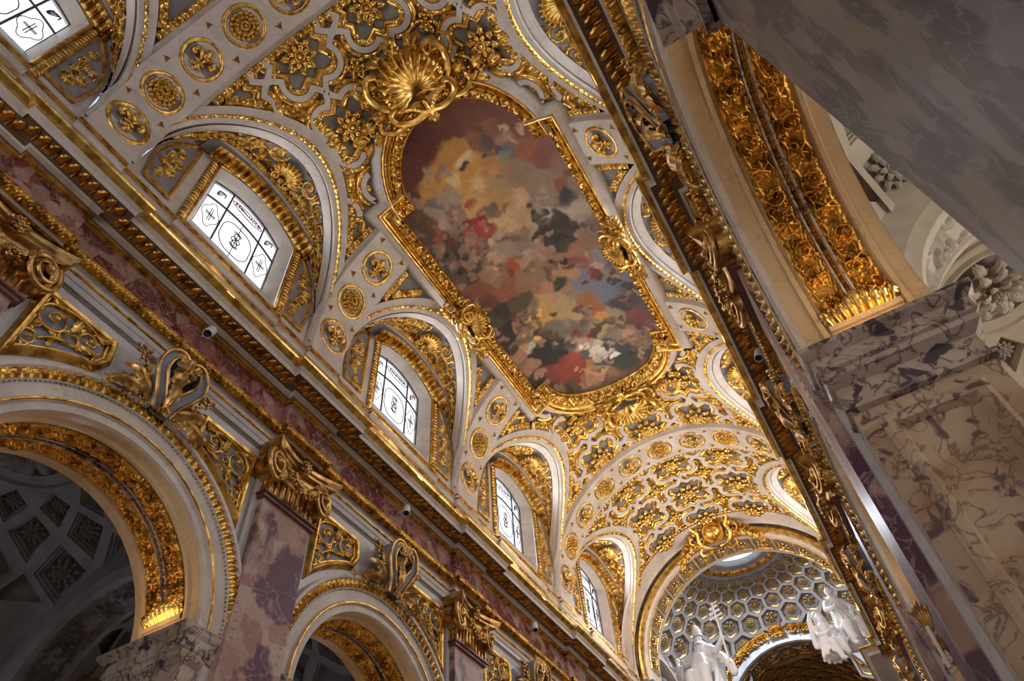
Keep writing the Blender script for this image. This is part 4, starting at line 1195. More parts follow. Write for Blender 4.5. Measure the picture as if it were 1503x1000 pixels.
# ---------------------------------------------------------------- painted field: frame outline in (y,s)
FY0,FY1,FS,FB=1.087,2.290,.394,.325
def frame_poly(n=22):
    P=[(FY0,FS),(FY0,FB)]
    P+=[(FY0-.305*math.sin(PI*i/n)-.0,FB*math.cos(PI*i/n)) for i in range(1,n)]
    P+=[(FY0,-FB),(FY0,-FS),(FY1,-FS),(FY1,-FB)]
    P+=[(FY1+.275*math.sin(PI*i/n),-FB*math.cos(PI*i/n)) for i in range(1,n)]
    P+=[(FY1,FB),(FY1,FS)]
    A=sum(P[i-1][0]*P[i][1]-P[i][0]*P[i-1][1] for i in range(len(P)))
    return P if A>0 else P[::-1]
FP=frame_poly()
FPO=offpoly(FP,-.125)
def infield(y,s,m=0.0):
    k=round(y-.163); 
    if abs(y-.163-k)<.118+m and -1<k<5: return False
    if y<.05 or y>3.955-m: return False
    th=90+math.degrees(s/RV); z=ZC+RV*math.sin(math.radians(th)); kk=round(y-LC); d=y-LC-kk
    if z<LZ or math.hypot(d,z-LZ)<.455+m: return False
    if .6<y<2.9 and inpoly(y,s,FPO): return False
    return True
def densify(P,step,closed=True):
    out=[];n=len(P)
    for i in range(n if closed else n-1):
        a=P[i];b=P[(i+1)%n];L=math.hypot(b[0]-a[0],b[1]-a[1]);m=max(1,int(L/step))
        for j in range(m): out.append((a[0]+(b[0]-a[0])*j/m,a[1]+(b[1]-a[1])*j/m))
    if not closed: out.append(P[-1])
    return out
def ribbon(g,P,prof,fn,test=None,mi=0,closed=True,pat=None,pitch=.02,amp=.01,test2=None):
    """P polyline in surface coordinates; prof = [(offset,height)]"""
    rows=[offpoly(P,d) if closed else offopen(P,d) for d,h in prof]; n=len(P); m=len(prof)
    arc=[0]
    for i in range(1,n): arc.append(arc[-1]+math.hypot(P[i][0]-P[i-1][0],P[i][1]-P[i-1][1]))
    V=[]
    for i in range(n):
        for j,(d,h) in enumerate(prof):
            hh=h
            if pat and 0<j<m-1: hh+=amp*pat((arc[i]/pitch)%1.0,.08+.84*j/(m-1))
            V.append(fn(rows[j][i][0],rows[j][i][1],hh))
    F=[]
    for i in range(n if closed else n-1):
        i2=(i+1)%n
        if test:
            c=P[i]; 
            if not (test(rows[0][i][0],rows[0][i][1]) and test(rows[-1][i2][0],rows[-1][i2][1])): continue
            if test2 and not test2(P[i][0],P[i][1]): continue
        for j in range(m-1): F.append((i*m+j,i2*m+j,i2*m+j+1,i*m+j+1))
    g.add(V,F,mi)
def offopen(P,d):
    out=[];n=len(P)
    for i in range(n):
        a=P[max(0,i-1)];b=P[min(n-1,i+1)];dx,dy=b[0]-a[0],b[1]-a[1];l=math.hypot(dx,dy)+1e-9; out.append((P[i][0]-dy/l*d,P[i][1]+dx/l*d))
    return out
def quat(a,b):
    Q=[(1,0),(.86,.08),(.72,.20)]
    Q+=[(.42+.372*math.cos(t),.42+.372*math.sin(t)) for t in np.linspace(math.radians(-36),math.radians(126),11)][1:-1]
    Q+=[(.20,.72),(.08,.86)]
    P=list(Q); P+=[(-y,x) for x,y in Q]; P+=[(-x,-y) for x,y in Q]; P+=[(y,-x) for x,y in Q]
    return [(x*a,y*b) for x,y in P]
QA,QB=.160,.162
def smaterial(): pass
cof_n=0
def field_coffer(y,s,label,group,near):
    P=[(y+a,s+b) for a,b in densify(quat(QA,QB),.007 if near else .012)]
    root=empty('quatrefoil_coffer',Matrix.Translation(ys(y,s))); inv=root.matrix_world.inverted(); fn=lambda a,b,h:inv@ys(a,b,h)
    g=G(); ribbon(g,P,[(-.011,0),(-.011,.020),(.011,.020),(.011,0)],fn,infield)
    if not g.F: bpy.data.objects.remove(root); return
    mk('white_rib',g,WHITE,root)
    g=G(); ribbon(g,P,[(.011,.012),(.014,.016),(.017,.012),(.0195,.010),(.024,.010),(.0285,.010),(.033,.010),(.036,.008),(.038,.0)],fn,infield,pat=lambda u,t:p_leaf(u,(t-.3)/.55) if .3<t<.85 else 0,pitch=.030,amp=.010)
    def away(a,b):
        da,db=abs(a-y)/QA,abs(b-s)/QB
        return not (da>.80 or db>.80)
    mk('gilded_moulding',g,GOLDB,root); g=G()
    ribbon(g,P,[(-.011,.012),(-.014,.016),(-.018,.010),(-.023,.010),(-.028,.010),(-.032,.008),(-.036,0)],fn,infield,test2=away,pat=lambda u,t:p_bead(u,(t-.3)/.6) if .3<t<.9 else 0,pitch=.022,amp=.008)
    if g.F: mk('gilded_outer_edge',g,GOLDB,root)
    zl_=ZC+RV*math.sin(PI/2+s/RV); kl_=round(y-LC)
    if infield(y,s,-.035) and math.hypot(y-LC-kl_,zl_-LZ)>.50:
        for j in range(1): inst('rosette',M_ROS,root,inv@vfr(y,90+math.degrees(s/RV),.003)@Matrix.Rotation(.4,4,'Z')@Matrix.Diagonal((.072*S,.072*S,.10*S,1)))
        for q in range(4):
            a=q*PI/2; yy,ss=y+QA*.70*math.cos(a),s+QB*.70*math.sin(a)
            if infield(yy,ss,.02): inst('corner_leaf',M_ROSS,root,inv@vfr(yy,90+math.degrees(ss/RV),.002)@Matrix.Diagonal((.017*S,.017*S,.03*S,1)))
    tag(root,label,'coffer',group)
FIELDS=[(.665,'before the painting'),(2.665,'past the painting'),(3.655,'nearest the dome')]
ROWS=[-.316,0,.316]
colw=['on the left haunch','left of the crown','on the crown line','right of the crown','on the right haunch']
roww={-1:'near row','0':'', 1:'far row'}
for fi,(yc,txt) in enumerate(FIELDS):
    for ri,dy in enumerate(ROWS):
        for ci,ang in enumerate((139.5,114.7,90,65.3,40.5)):
            y=yc+dy; s=math.radians(ang-90)*RV
            if fi<2 and ci==2 and ((fi==0 and ri>=1) or (fi==1 and ri<=1)): continue
            field_coffer(y,s,'four-lobed gilded flower coffer %s, %s row of field %s'%(colw[ci],('near','middle','far')[ri],txt),'four-lobed coffers of the vault',fi==0)
    for ri,dy in enumerate((-.158,.158)):
        for ci,ang in enumerate((127.3,102.4,77.6,52.7)):
            y=yc+dy; s=math.radians(ang-90)*RV
            if not infield(y,s,.045): continue
            o=inst('small_rosette',M_ROSS,None,vfr(y,ang,.002)@Matrix.Diagonal((.048*S,.048*S,.07*S,1)))
            tag(o,'small gilded flower between coffers, %s, %s row of the field %s'%(('left haunch','left of crown','right of crown','right haunch')[ci],('near','far')[ri],txt),'rosette','small flowers between coffers')
# gold egg strips along the bands and round the lunettes
def lunc(side,k,rho,phi,h):
    c=LC+k
    if phi<0: y=c-rho; z=LZ+phi
    elif phi>PI: y=c+rho; z=LZ-(phi-PI)
    else: y=c-rho*math.cos(phi); z=LZ+rho*math.sin(phi)
    th=math.degrees(math.asin(max(0,min(1,(z-ZC)/(RV))))); 
    return y,(th if side>0 else 180-th)
g1=[]
for side in SIDES:
    for k in range(-1,4):
        if side>0 and k<0: continue
        g=G(); n=60; phis=[-.14]+[PI*i/n for i in range(n+1)]+[PI+.14]
        def rib(prof,mi,amp=0,pat=None,pitch=.02,sub=1,test=None):
            ph=phis if sub==1 else list(np.linspace(0,PI,n*sub+1)); V=[];m=len(prof)
            for i,p in enumerate(ph):
                for j,(r,h) in enumerate(prof):
                    hh=h
                    if pat and 0<j<m-1: hh+=amp*pat((p*r/pitch)%1.0,.08+.84*j/(m-1))
                    y,t=lunc(side,k,r,p,h); V.append(cylp(y,t,hh))
            F=[]
            for i in range(len(ph)-1):
                if test:
                    y,t=lunc(side,k,prof[-1][0],ph[i],0)
                    if not test(y,math.radians(t-90)*RV): continue
                for j in range(m-1):F.append((i*m+j,(i+1)*m+j,(i+1)*m+j+1,i*m+j+1))
            g.add(V,F,mi)
        rib([(LR-.001,-.002),(LR-.001,.018),(.424,.020)],0)
        rib([(.424,.019),(.426,.022),(.430,.022),(.434,.022),(.436,.019)],1,.008,p_bead,.020,5)
        rib([(.436,.020),(.462,.020),(.464,.004)],0)
        def ft(y,s):
            kk=round(y-.163)
            if abs(y-.163-kk)<.13: return False
            return not(.6<y<2.9 and inpoly(y,s,FPO))
        rib([(.464,.004),(.466,.014),(.468,.014),(.474,.012),(.480,.012),(.487,.012),(.490,.014),(.493,.014),(.494,0)],1,.013,lambda u,t:p_egg(u,(t-.25)/.5) if .25<t<.75 else 0,.028,5,ft)
        struct('trim_lunette_%s_%d'%(side_words[side],k+2),g,[WHITE,GOLDB])
g=G()
for yc in [.163+k+e for k in range(4) for e in (-.131,.131)]+[3.965]:
    n=520; V=[];pr=[(-.013,0),(-.013,.014),(-.011,.014),(-.007,.012),(0,.012),(.007,.012),(.011,.014),(.013,.014),(.013,0)];m=len(pr)
    for i in range(n+1):
        th=180*i/n; arc=math.radians(th)*RV
        for j,(d,h) in enumerate(pr):
            hh=h+(.012*p_egg((arc/.026)%1.0,(j/(m-1)-.2)/.6) if 2<=j<=6 else 0); V.append(cylp(yc+d,th,hh))
    F=[]
    for i in range(n):
        th=180*i/n; s=math.radians(th-90)*RV
        z=ZC+RV*math.sin(math.radians(th)); kk=round(yc-LC); 
        if z<LZ+.05 or math.hypot(yc-LC-kk,z-LZ)<.470: continue
        if .6<yc<2.9 and inpoly(yc,s,FPO): continue
        F+=[(i*m+j,(i+1)*m+j,(i+1)*m+j+1,i*m+j+1) for j in range(m-1)]
    g.add(V,F)
struct('trim_gilded_borders',g,GOLDB)
# ---------------------------------------------------------------- the ceiling painting in its gilded frame
PT=empty('ceiling_painting',Matrix.Translation(ys(1.69,0))); pinv=PT.matrix_world.inverted(); pf=lambda a,b,h:pinv@ys(a,b,h)
tag(PT,'huge cloudy painting in a gilded frame with rounded ends on the vault','painting')
BL=np.array([[float(v) for v in e.split(',')] for e in BLOBS.split(';')])
py,ps,pr_=BL[:,0]/1000,BL[:,1]/1000,BL[:,2]/1000; pc=(BL[:,3:]/255.0)**2.2
ny,nx=380,190
gy=np.linspace(.76,2.60,ny); gs=np.linspace(-.42,.42,nx)
YY,SS=np.meshgrid(gy,gs,indexing='ij')
def vnoise(a,b,f,seed):
    r=np.random.default_rng(seed); T=r.random((64,64)); x=(a*f)%64; y=(b*f)%64; i=np.floor(x).astype(int);j=np.floor(y).astype(int); u=x-i;v=y-j;u=u*u*(3-2*u);v=v*v*(3-2*v)
    i%=64;j%=64;i2=(i+1)%64;j2=(j+1)%64
    return T[i,j]*(1-u)*(1-v)+T[i2,j]*u*(1-v)+T[i,j2]*(1-u)*v+T[i2,j2]*u*v
wy=YY+.030*(vnoise(YY,SS+9,18,1)-.5)+.014*(vnoise(YY,SS+9,45,2)-.5)+.008*(vnoise(YY,SS+9,90,5)-.5)
ws=SS+.030*(vnoise(YY,SS+9,18,3)-.5)+.014*(vnoise(YY,SS+9,45,4)-.5)+.008*(vnoise(YY,SS+9,90,6)-.5)
rp=np.random.default_rng(12)
for q in range(520):
    i=rp.integers(len(py)); a0,b0=py[i]+rp.normal(0,.035),ps[i]+rp.normal(0,.035)
    c0=pc[i]*rp.uniform(.4,1.45)
    if rp.random()<.22: c0=np.array([.36,.20,.12])*rp.uniform(.5,1.4)
    an=rp.uniform(0,PI); L_=rp.uniform(.006,.022); bend_=rp.uniform(-1,1)
    for t_ in np.linspace(-1,1,4):
        py=np.append(py,a0+L_*t_*math.cos(an+bend_*t_)); ps=np.append(ps,b0+L_*t_*math.sin(an+bend_*t_)); pr_=np.append(pr_,rp.uniform(.005,.010)); pc=np.vstack([pc,c0[None]])
for t_ in range(0):           # rays of the golden glow
    an=t_*.33-3.0
    for l_ in np.linspace(.05,.14,8):
        py=np.append(py,1.172+l_*math.sin(an)); ps=np.append(ps,.194+l_*math.cos(an)*.8); pr_=np.append(pr_,.004+.012*l_); pc=np.vstack([pc,np.array([[.62,.38,.16]])])
pc=np.clip(pc,0,.9)
num=np.zeros((ny,nx,3));den=np.zeros((ny,nx))
for a,b,r,c in zip(py,ps,pr_,pc):
    d2=((wy-a)**2+(ws-b)**2)/(r*r*.8+1e-6); w=np.exp(-d2*1.05)*(.05/r)**1.2+1e-4/(d2+1)**2
    num+=w[...,None]*c; den+=w
col=num/den[...,None]
br=.82+.36*vnoise(YY+SS*.6,SS+9,60,7)*.6+.36*vnoise(YY-SS*.4,SS+9,120,8)*.4
lum=col.mean(-1,keepdims=True); col=np.clip((lum+(col-lum)*.88)*br[...,None]*.92,0,1)
g=G(); FPI=offpoly(FP,-.02); idx=-np.ones((ny,nx),int);V=[];CC=[];F=[]
ins=np.array([[inpoly(y,s,FPI) for s in gs] for y in gy])
M=ins[:-1,:-1]&ins[1:,:-1]&ins[:-1,1:]&ins[1:,1:]
kp=np.zeros((ny,nx),bool); kp[:-1,:-1]|=M;kp[1:,:-1]|=M;kp[:-1,1:]|=M;kp[1:,1:]|=M
for i,j in zip(*np.nonzero(kp)): idx[i,j]=len(V); V.append(pf(gy[i],gs[j],.006)); CC.append((*col[i,j],1))
for i,j in zip(*np.nonzero(M)): F.append((idx[i,j],idx[i+1,j],idx[i+1,j+1],idx[i,j+1]))
g.add(V,F)
mpaint,t,b=newmat('ceiling_paint'); at=nd(t,'VertexColor',layer_name='paint'); t.links.new(at.outputs[0],b.inputs['Base Color']); b.inputs['Roughness'].default_value=.55
po=mk('painted_scene',g,mpaint,PT,0); ca=po.data.color_attributes.new('paint','FLOAT_COLOR','POINT')
ca.data.foreach_set('color',np.array(CC,dtype=np.float32).ravel())
FPD=densify(FP,.0055)
g=G()
ribbon(g,FPD,[(.012,.004),(.010,.018),(.004,.022),(.001,.018)],pf)
ribbon(g,FPD,[(.001,.018),(-.004,.022),(-.014,.026),(-.024,.032),(-.034,.036),(-.042,.040),(-.044,.040)],pf,pat=lambda u,t:.8*p_scroll(u,t)+.35*p_leaf((u*2)%1,t),pitch=.052,amp=.022)
ribbon(g,FPD,[(-.044,.040),(-.048,.048),(-.052,.050),(-.056,.047),(-.058,.042)],pf,pat=p_bead,pitch=.016,amp=.005)
ribbon(g,FPD,[(-.058,.042),(-.066,.043),(-.074,.048),(-.078,.060),(-.082,.064),(-.088,.064),(-.090,.056)],pf)
mk('gilded_frame',g,GOLDB,PT,50)
g=G(); ribbon(g,FPD,[(-.090,.056),(-.093,.040),(-.102,.034),(-.112,.022),(-.118,.0)],pf); mk('plaster_border',g,WHITE,PT)
def cartouche(y,s,rot,sc_,kind,txt):
    th=90+math.degrees(s/RV)
    c=empty('shell_ornament'); c.parent=PT
    a=math.radians(th); z=Vector((-math.cos(a),0,-math.sin(a)))
    m=fr(pinv@cylp(y,th,.05),z,(0,-1,0))@Matrix.Rotation(rot,4,'Z')
    c.matrix_basis=m; u=S*sc_
    g=G(); sh=shell(15,False); g.add([(v[0]*u*.74,(v[1]*.86-.12)*u,(v[2]*.9+.12)*u) for v in sh.V],sh.F)
    V=[]; nr=121
    for i in range(nr):          # ruffled outer rim of the shell
        f=i/(nr-1); a=PI/2+math.radians(118)*(1-2*f); w=.05*math.cos(2*PI*f*26)
        for t in range(5):
            r=.74*(.86+.075*t)*(1-.10*abs(1-2*f)**3); V.append((r*math.cos(a)*u,(r*math.sin(a)*.9-.10)*u,(.34-.05*t*t*.35+w*t/4)*u))
    g.add(V,gf(nr,5)); mk('shell',g,GOLDB,c,0)
    g=G()
    curve=lambda pts,r0,r1,z0=.16,n=30:curve_(g,u,pts,r0,r1,z0,n)
    for q in (-1,1):
        curve([(q*.12,-.42),(q*.42,-.34),(q*.80,-.10),(q*.93,.26),(q*.78,.56),(q*.58,.52),(q*.60,.36),(q*.70,.38)],.11,.04)
        curve([(q*.10,-.62),(q*.40,-.66),(q*.72,-.50),(q*.74,-.28),(q*.58,-.22),(q*.52,-.36),(q*.60,-.42)],.10,.035,.22)
        curve([(q*.55,-.60),(q*.85,-.66),(q*1.10,-.50),(q*1.05,-.34),(q*.94,-.38)],.08,.03,.2)
        curve([(q*.80,.10),(q*1.05,.20),(q*1.16,.44),(q*1.02,.58),(q*.94,.48)],.06,.025,.12)
    for q in range(11): ball(g,((q-5)*.06*u,(-.50-.12*math.cos((q-5)*.5))*u,.30*u),.05*u,6)
    leafblade(g,(0,-.40*u,.22*u),(0,-.98*u,.2*u),.16*u,.2,(0,0,1),lob=5)
    mk('scrolls',g,GOLDB,c)
    g=G(); L=1.7 if kind=='end' else 1.0
    for q in (-1,1):
        for i in range(5 if kind=='end' else 4):
            x=(.75+.22*i*L)*q; yb=-.35-.10*i*i*.35*(1 if kind=='end' else 0)
            leafblade(g,(x*u,(yb)*u,.15*u),((x+.42*q)*u,(yb+.26-.18*i*.4)*u,.26*u),.15*u,.25,(0,0,1),lob=5,m=7)
            leafblade(g,(x*u,(yb-.12)*u,.12*u),((x+.34*q)*u,(yb-.36)*u,.2*u),.12*u,.25,(0,0,1),lob=4,m=7)
        for i in range(6): 
            a=(.2+.17*i)*PI; leafblade(g,(q*.62*math.cos(a-.3)*u,.62*math.sin(a-.3)*u,.1*u),(q*1.06*math.cos(a)*u,.98*math.sin(a)*u,.16*u),.15*u,.2,(0,0,1),lob=4)
    mk('acanthus_leaves',g,GOLD,c)
    g=G()
    for q in (-1,1):
        for i in range(4): flowerball(g,(q*(.95+.24*i)*u,(-.42)*u,.22*u),.15*u,16,seed=i+5)
    mk('flower_swag',g,GOLDD,c)
cartouche(.650,.0,0,.185,'end','')
cartouche(2.70,.0,PI,.145,'end','')
cartouche(1.69,FS+.055,-PI/2,.105,'side','')
cartouche(1.69,-FS-.055,PI/2,.105,'side','')
# ---------------------------------------------------------------- triumphal arch
def ringarch(g,prof,yoff=0,cx=XC,cz=ZC,n=72,mi=0,a0=-6,a1=186):
    """prof = [(radius, y)] swept round the nave axis"""
    V=[]
    for i in range(n+1):
        a=math.radians(a0+(a1-a0)*i/n)
        for r,y in prof: V.append(V6(cx+r*math.cos(a),y,cz+r*math.sin(a)))
    g.add(V,gf(n+1,len(prof)),mi)
g=G(); ringarch(g,[(RV,3.97),(.735,3.975),(.735,4.10),(.715,4.105)]); struct('trim_white_arch_band',g,WHITE)
g=G(); ringarch(g,[(.760,4.09),(.760,4.14),(.715,4.14)],mi=1); ringarch(g,[(.715,4.13),(.700,4.115),(.690,4.105),(.676,4.105),(.668,4.12),(.666,4.14)],mi=0)
# leaf edge
V=[]
n=700
for i in range(n+1):
    a=PI*i/n
    for j in range(5):
        t=j/4; h=.008*p_egg((a*.7/.022)%1.0,t) if 0<j<4 else 0; r=.700-.0*t-h+.014*t; V.append(V6(XC+r*math.cos(a),4.118-.010*(1-t)-h,ZC+r*math.sin(a)))
g.add(V,gf(n+1,5),0)
struct('trim_triumphal_moulding',g,[GOLDB,GREY])
g=G(); ringarch(g,[(.676,4.14),(.648,4.14),(.644,4.15),(.644,4.31),(.652,4.32),(.652,4.36)],mi=0)
for i in range(1,16): pass
struct('trim_triumphal_arch',g,WHITE)
# coffers of the arch soffit
NC=15
def sofc(a,y,h): r=.644-h; return V6(XC+r*math.cos(a),y,ZC+r*math.sin(a))
for i in range(NC):
    a0=PI*(i+.06)/NC; a1=PI*(i+.94)/NC
    am=(a0+a1)/2
    root=empty('arch_coffer',Matrix.Translation(sofc(am,4.23,0))); inv=root.matrix_world.inverted()
    g=G(); V=[];pr=[(0,0),(.0,.008),(.10,.009),(.14,.004),(.17,.004)]
    P0=[(a0,4.165),(a1,4.165),(a1,4.300),(a0,4.300)]
    def ring(d,h):
        da=d*(a1-a0)*.6; dy=d*.135*.75
        out=[]
        for (aa,ab,ya) in ((a0+da,a1-da,4.165+dy),(a1-da,a0+da,4.300-dy)):
            for q in range(4): out.append(inv@sofc(aa+(ab-aa)*q/3,ya,h))
        return out
    V=[v for d,h in pr for v in ring(d,h)]; g.add(V,gf(len(pr),8,False,True)); mk('gilded_frame',g,GOLDB,root)
    g=G(); R_=ring(.17,.003); g.add(R_,[(0,1,6,7),(1,2,5,6),(2,3,4,5)]); mk('ground',g,GREY,root)
    zz=Vector((-math.cos(am),0,-math.sin(am))); m=inv@fr(sofc(am,4.232,.004),zz,(0,1,0))
    inst('rosette',M_ROS,root,m@Matrix.Diagonal((.040*S,.040*S,.05*S,1)))
    pos='left limb' if am>2.1 else 'crown' if am>1.0 else 'right limb'
    tag(root,'gold framed flower coffer inside the triumphal arch, %s of fifteen from left'%(['first','second','third','fourth','fifth','sixth','seventh','eighth','ninth','tenth','eleventh','twelfth','thirteenth','fourteenth','fifteenth'][NC-1-i]),'coffer','coffers of the triumphal arch')
# arms at the crown of the arch
root=empty('crest_cartouche',fr(V6(XC,4.085,ZC+.700),(0,-.75,-.66),(0,-.66,.75))); u=S
g=G(); lathe(g,[(0,.055*u),(.03*u,.05*u),(.050*u,.035*u),(.056*u,.025*u),(.062*u,.034*u),(.070*u,.034*u),(.074*u,.0)],28); mk('shield',g,GOLDB,root)
for q,(x,y) in enumerate(((-.022,.018),(.022,.018),(0,-.024))):
    inst('fleur_de_lis',M_FL,root,Matrix.Translation((x*u,y*u,.050*u))@Matrix.Diagonal((.024*u,.022*u,.03*u,1)))
g=G()
for s in (-1,1):
    q=s; c_=lambda pts,a,b,z=.2:curve_(g,.125*S,pts,a,b,z)
    c_([(q*.10,-.80),(q*.50,-.72),(q*.86,-.30),(q*.78,.20),(q*1.0,.55),(q*.86,.80),(q*.66,.66),(q*.76,.52)],.12,.05)
    c_([(q*.05,.62),(q*.35,.90),(q*.62,.95),(q*.66,.76),(q*.50,.72)],.11,.04)
    c_([(q*.30,-.75),(q*.62,-1.0),(q*.98,-.86),(q*.92,-.62),(q*.76,-.68)],.10,.04)
    c_([(q*.70,-.1),(q*1.05,-.30),(q*1.3,-.1),(q*1.2,.12),(q*1.05,.02)],.08,.03)
mk('strapwork',g,GOLDB,root)
g=G()
for s in (-1,1):
    for i in range(6):
        x=s*(.09+.032*i); leafblade(g,(x*u,(-.01-.003*i*i)*u,.015*u),((x+s*.05)*u,(.05-.02*i-.003*i*i)*u,.035*u),.022*u,.25,(0,0,1),lob=4)
        leafblade(g,(x*u,(-.02-.003*i*i)*u,.015*u),((x+s*.045)*u,(-.08-.004*i*i)*u,.03*u),.02*u,.25,(0,0,1),lob=4)
        flowerball(g,(x*u,(-.03-.003*i*i)*u,.03*u),.022*u,12,seed=i)
for i in range(7):
    a=PI*(.15+.7*i/6); leafblade(g,(.05*math.cos(a)*u,.07*math.sin(a)*u,.02*u),(.12*math.cos(a)*u,.15*math.sin(a)*u,.04*u),.02*u,.2,(0,0,1),lob=4)
mk('leaves',g,GOLD,root)
tag(root,'large gilded coat of arms with lilies at the crown of the triumphal arch','cartouche')
# ---------------------------------------------------------------- crossing dome with hexagonal coffers
DC=(XC,4.86,2.16); DRX,DRY,DRZ=.93,.80,.99
def domep(az,ph,h=0.0):
    """az round the vertical, ph from the zenith (radians)"""
    return V6(DC[0]+(DRX-h)*math.sin(ph)*math.cos(az),DC[1]+(DRY-h)*math.sin(ph)*math.sin(az),DC[2]+(DRZ-h)*math.cos(ph))
NA=26; PH0=.37; rows=[];ph=PH0
q=2*PI/NA*.866
k=0
# log spaced rows: equal shaped cells
lt=lambda v:2*math.atan(math.exp(v)); v0=math.log(math.tan(PH0/2)); 
def hexcell(i,j): return (2*PI*(i+.5*(j%2))/NA, v0+q*(j+1))
g=G(); gg=G(); gfl=G()
hr=2*PI/NA/math.sqrt(3)
HOUT=math.radians(82)
cells=[]
for j in range(0,15):
    for i in range(NA):
        a,v=hexcell(i,j)
        if lt(v)>HOUT or domep(a,lt(v)).y/S<4.40 or domep(a,lt(v)).y/S>5.52: continue
        cells.append((a,v,j,i))
        ring=lambda s:[(a+hr*s*math.sin(PI*k_/3),v+hr*s*math.cos(PI*k_/3)) for k_ in range(6)]
        V=[domep(x,lt(y),h) for s,h in ((1.0,.006),(.84,.006)) for x,y in ring(s)]; g.add(V,gf(2,6,False,True))
        V=[domep(x,lt(y),h) for s,h in ((.84,.006),(.82,-.004),(.74,-.006),(.70,-.014)) for x,y in ring(s)]; gg.add(V,gf(4,6,False,True))
        V=[domep(x,lt(y),-.014) for x,y in ring(.70)]; gfl.add(V,[tuple(range(6))])
root=empty('ceiling_dome'); root['kind']='structure'
mk('ribs',g,AISG,root,0); mk('gilded_edges',gg,GOLDO,root,0); mk('grounds',gfl,plain('dome_ground',(.17,.16,.17),.7),root,0)
g=G(); V=[]
pr=[(.225,.0),(.23,.020),(.245,.024),(.252,.014),(.265,.012),(.27,.022),(.28,.022),(.29,.010),(.355,.008),(.36,.018),(.375,.018),(.385,.004),(.39,-.012),(.50,-.016)]
for i in range(65):
    for p_,h in pr: V.append(domep(2*PI*i/64,p_,h))
g.add(V,gf(65,len(pr))); 
V=[]
for i in range(65):
    for h in (0,-.02,-.04): V.append(domep(2*PI*i/64,.225,h))
g.add(V,gf(65,3)); mk('oculus_ring',g,AISG,root)
g=G()
def od(d,t,h): return domep(d/ .25,.295+.055*t,.009+h)
runstrip(g,od,2*PI*.25,.06,p_scroll,.014,10,6); mk('oculus_ornament',g,GOLDD,root,0)
g=G(); g.add([domep(2*PI*i/40,.232,-.035) for i in range(40)],[tuple(range(40))]); mk('oculus_glass',g,emit('oculus_sky',(.85,.95,1.0),1.6),root)
# flowers in the coffers that the photo shows
M_DR=tmpl('dr',rosette(6,6,True),GOLDO,0); M_DS=tmpl('ds',sunflower(),GOLDO,0)
def visible(a,v):
    p=domep(a,lt(v)); x,y=p.x/S,p.y/S
    return y>4.55
RW=['first','second','third','fourth','fifth','sixth','seventh','eighth','ninth','tenth','eleventh','twelfth','thirteenth','fourteenth','fifteenth','sixteenth','seventeenth','eighteenth','nineteenth','twentieth','twenty-first','twenty-second','twenty-third','twenty-fourth','twenty-fifth','twenty-sixth']
cn=0
rown=['first','second','third','fourth','fifth','sixth','seventh','eighth','ninth','tenth','eleventh','twelfth','thirteenth','fourteenth','fifteenth']
for a,v,j,i in cells:
    if not visible(a,v): continue
    p=domep(a,lt(v),-.012); c=wp(*DC); z=(c-p).normalized(); sz=hr*math.sin(lt(v))*.92*.50*S
    o=inst('coffer_flower',M_DR if (i+j)%2 else M_DS,None,fr(p,z,(0,0,1))@Matrix.Diagonal((sz,sz,sz*.7,1)))
    deg=math.degrees(a)%360; n_=(i+ (0.5 if j%2 else 0))
    tag(o,'coffer flower in the dome, %s from the right in the %s ring below the oculus'%(RW[i],RW[j]),'flower','flowers in the dome coffers')
# walls round the crossing, arch to the apse, apse beyond
FC=2.10
def yarchwall(name,y,r,cz,x0,x1,z0,z1,mat,n=40):
    g=G();cols=[x0]+[XC-r*math.cos(PI*i/n) for i in range(n+1)]+[x1]; V=[]
    for i,x in enumerate(cols):
        zl=z0 if i in(0,n+2) else cz+math.sqrt(max(0,r*r-(x-XC)**2)); V+=[V6(x,y,zl),V6(x,y,z1)]
    g.add(V,gf(len(cols),2))
    return struct(name,g,mat)
g=G()
# solid wall above the springing behind the triumphal arch, facing the nave side outside the barrel
yarchwall('wall_triumphal',4.36,.652,ZC,XC-1.3,XC+1.3,ZC-.02,3.4,GREY)
# crossing corner piers / side arches
def xarch(side):
    g=G(); x=XC+side*.80; n=30; r=.50; cy=4.95; cols=[4.36]+[cy-r*math.cos(PI*i/n) for i in range(n+1)]+[5.56]; V=[]
    for i,y in enumerate(cols):
        zl=2.02 if i in (0,n+2) else 2.02+math.sqrt(max(0,r*r-(y-cy)**2))
        V+=[V6(x,y,zl),V6(x,y,2.9)]
    g.add(V,gf(len(cols),2))
    V=[]
    for i in range(n+1):
        a=PI*i/n
        for rr_,dx in ((r,0),(r,.25),): V.append(V6(x+side*dx,cy-rr_*math.cos(a),2.02+rr_*math.sin(a)))
    g.add(V,gf(n+1,2))
    V=[]
    for i in range(n+1):
        a=PI*i/n
        for rr_,dx in ((r,0),(r+.005,.02),(r+.05,.02),(r+.055,.0)): V.append(V6(x-side*dx,cy-rr_*math.cos(a),2.02+rr_*math.sin(a)))
    g.add(V,gf(n+1,4))
    g.box(V6(min(x+side*.25,x+side*.26),4.36,-.27),V6(max(x+side*.25,x+side*.26),5.6,2.9))
    struct('wall_crossing_'+side_words[side],g,WHITE)
xarch(-1); xarch(1)
FR,FZ=.545,2.10
yarchwall('wall_apse_arch',5.50,FR,FZ,XC-.85,XC+.85,1.5,3.0,AISG)
g=G(); ringarch(g,[(FR+.055,5.498),(FR+.05,5.47),(FR+.004,5.47),(FR,5.49)],cz=FZ,mi=0); struct('trim_apse_arch_face',g,plain('blue_white_plaster',(.55,.57,.64),.6))
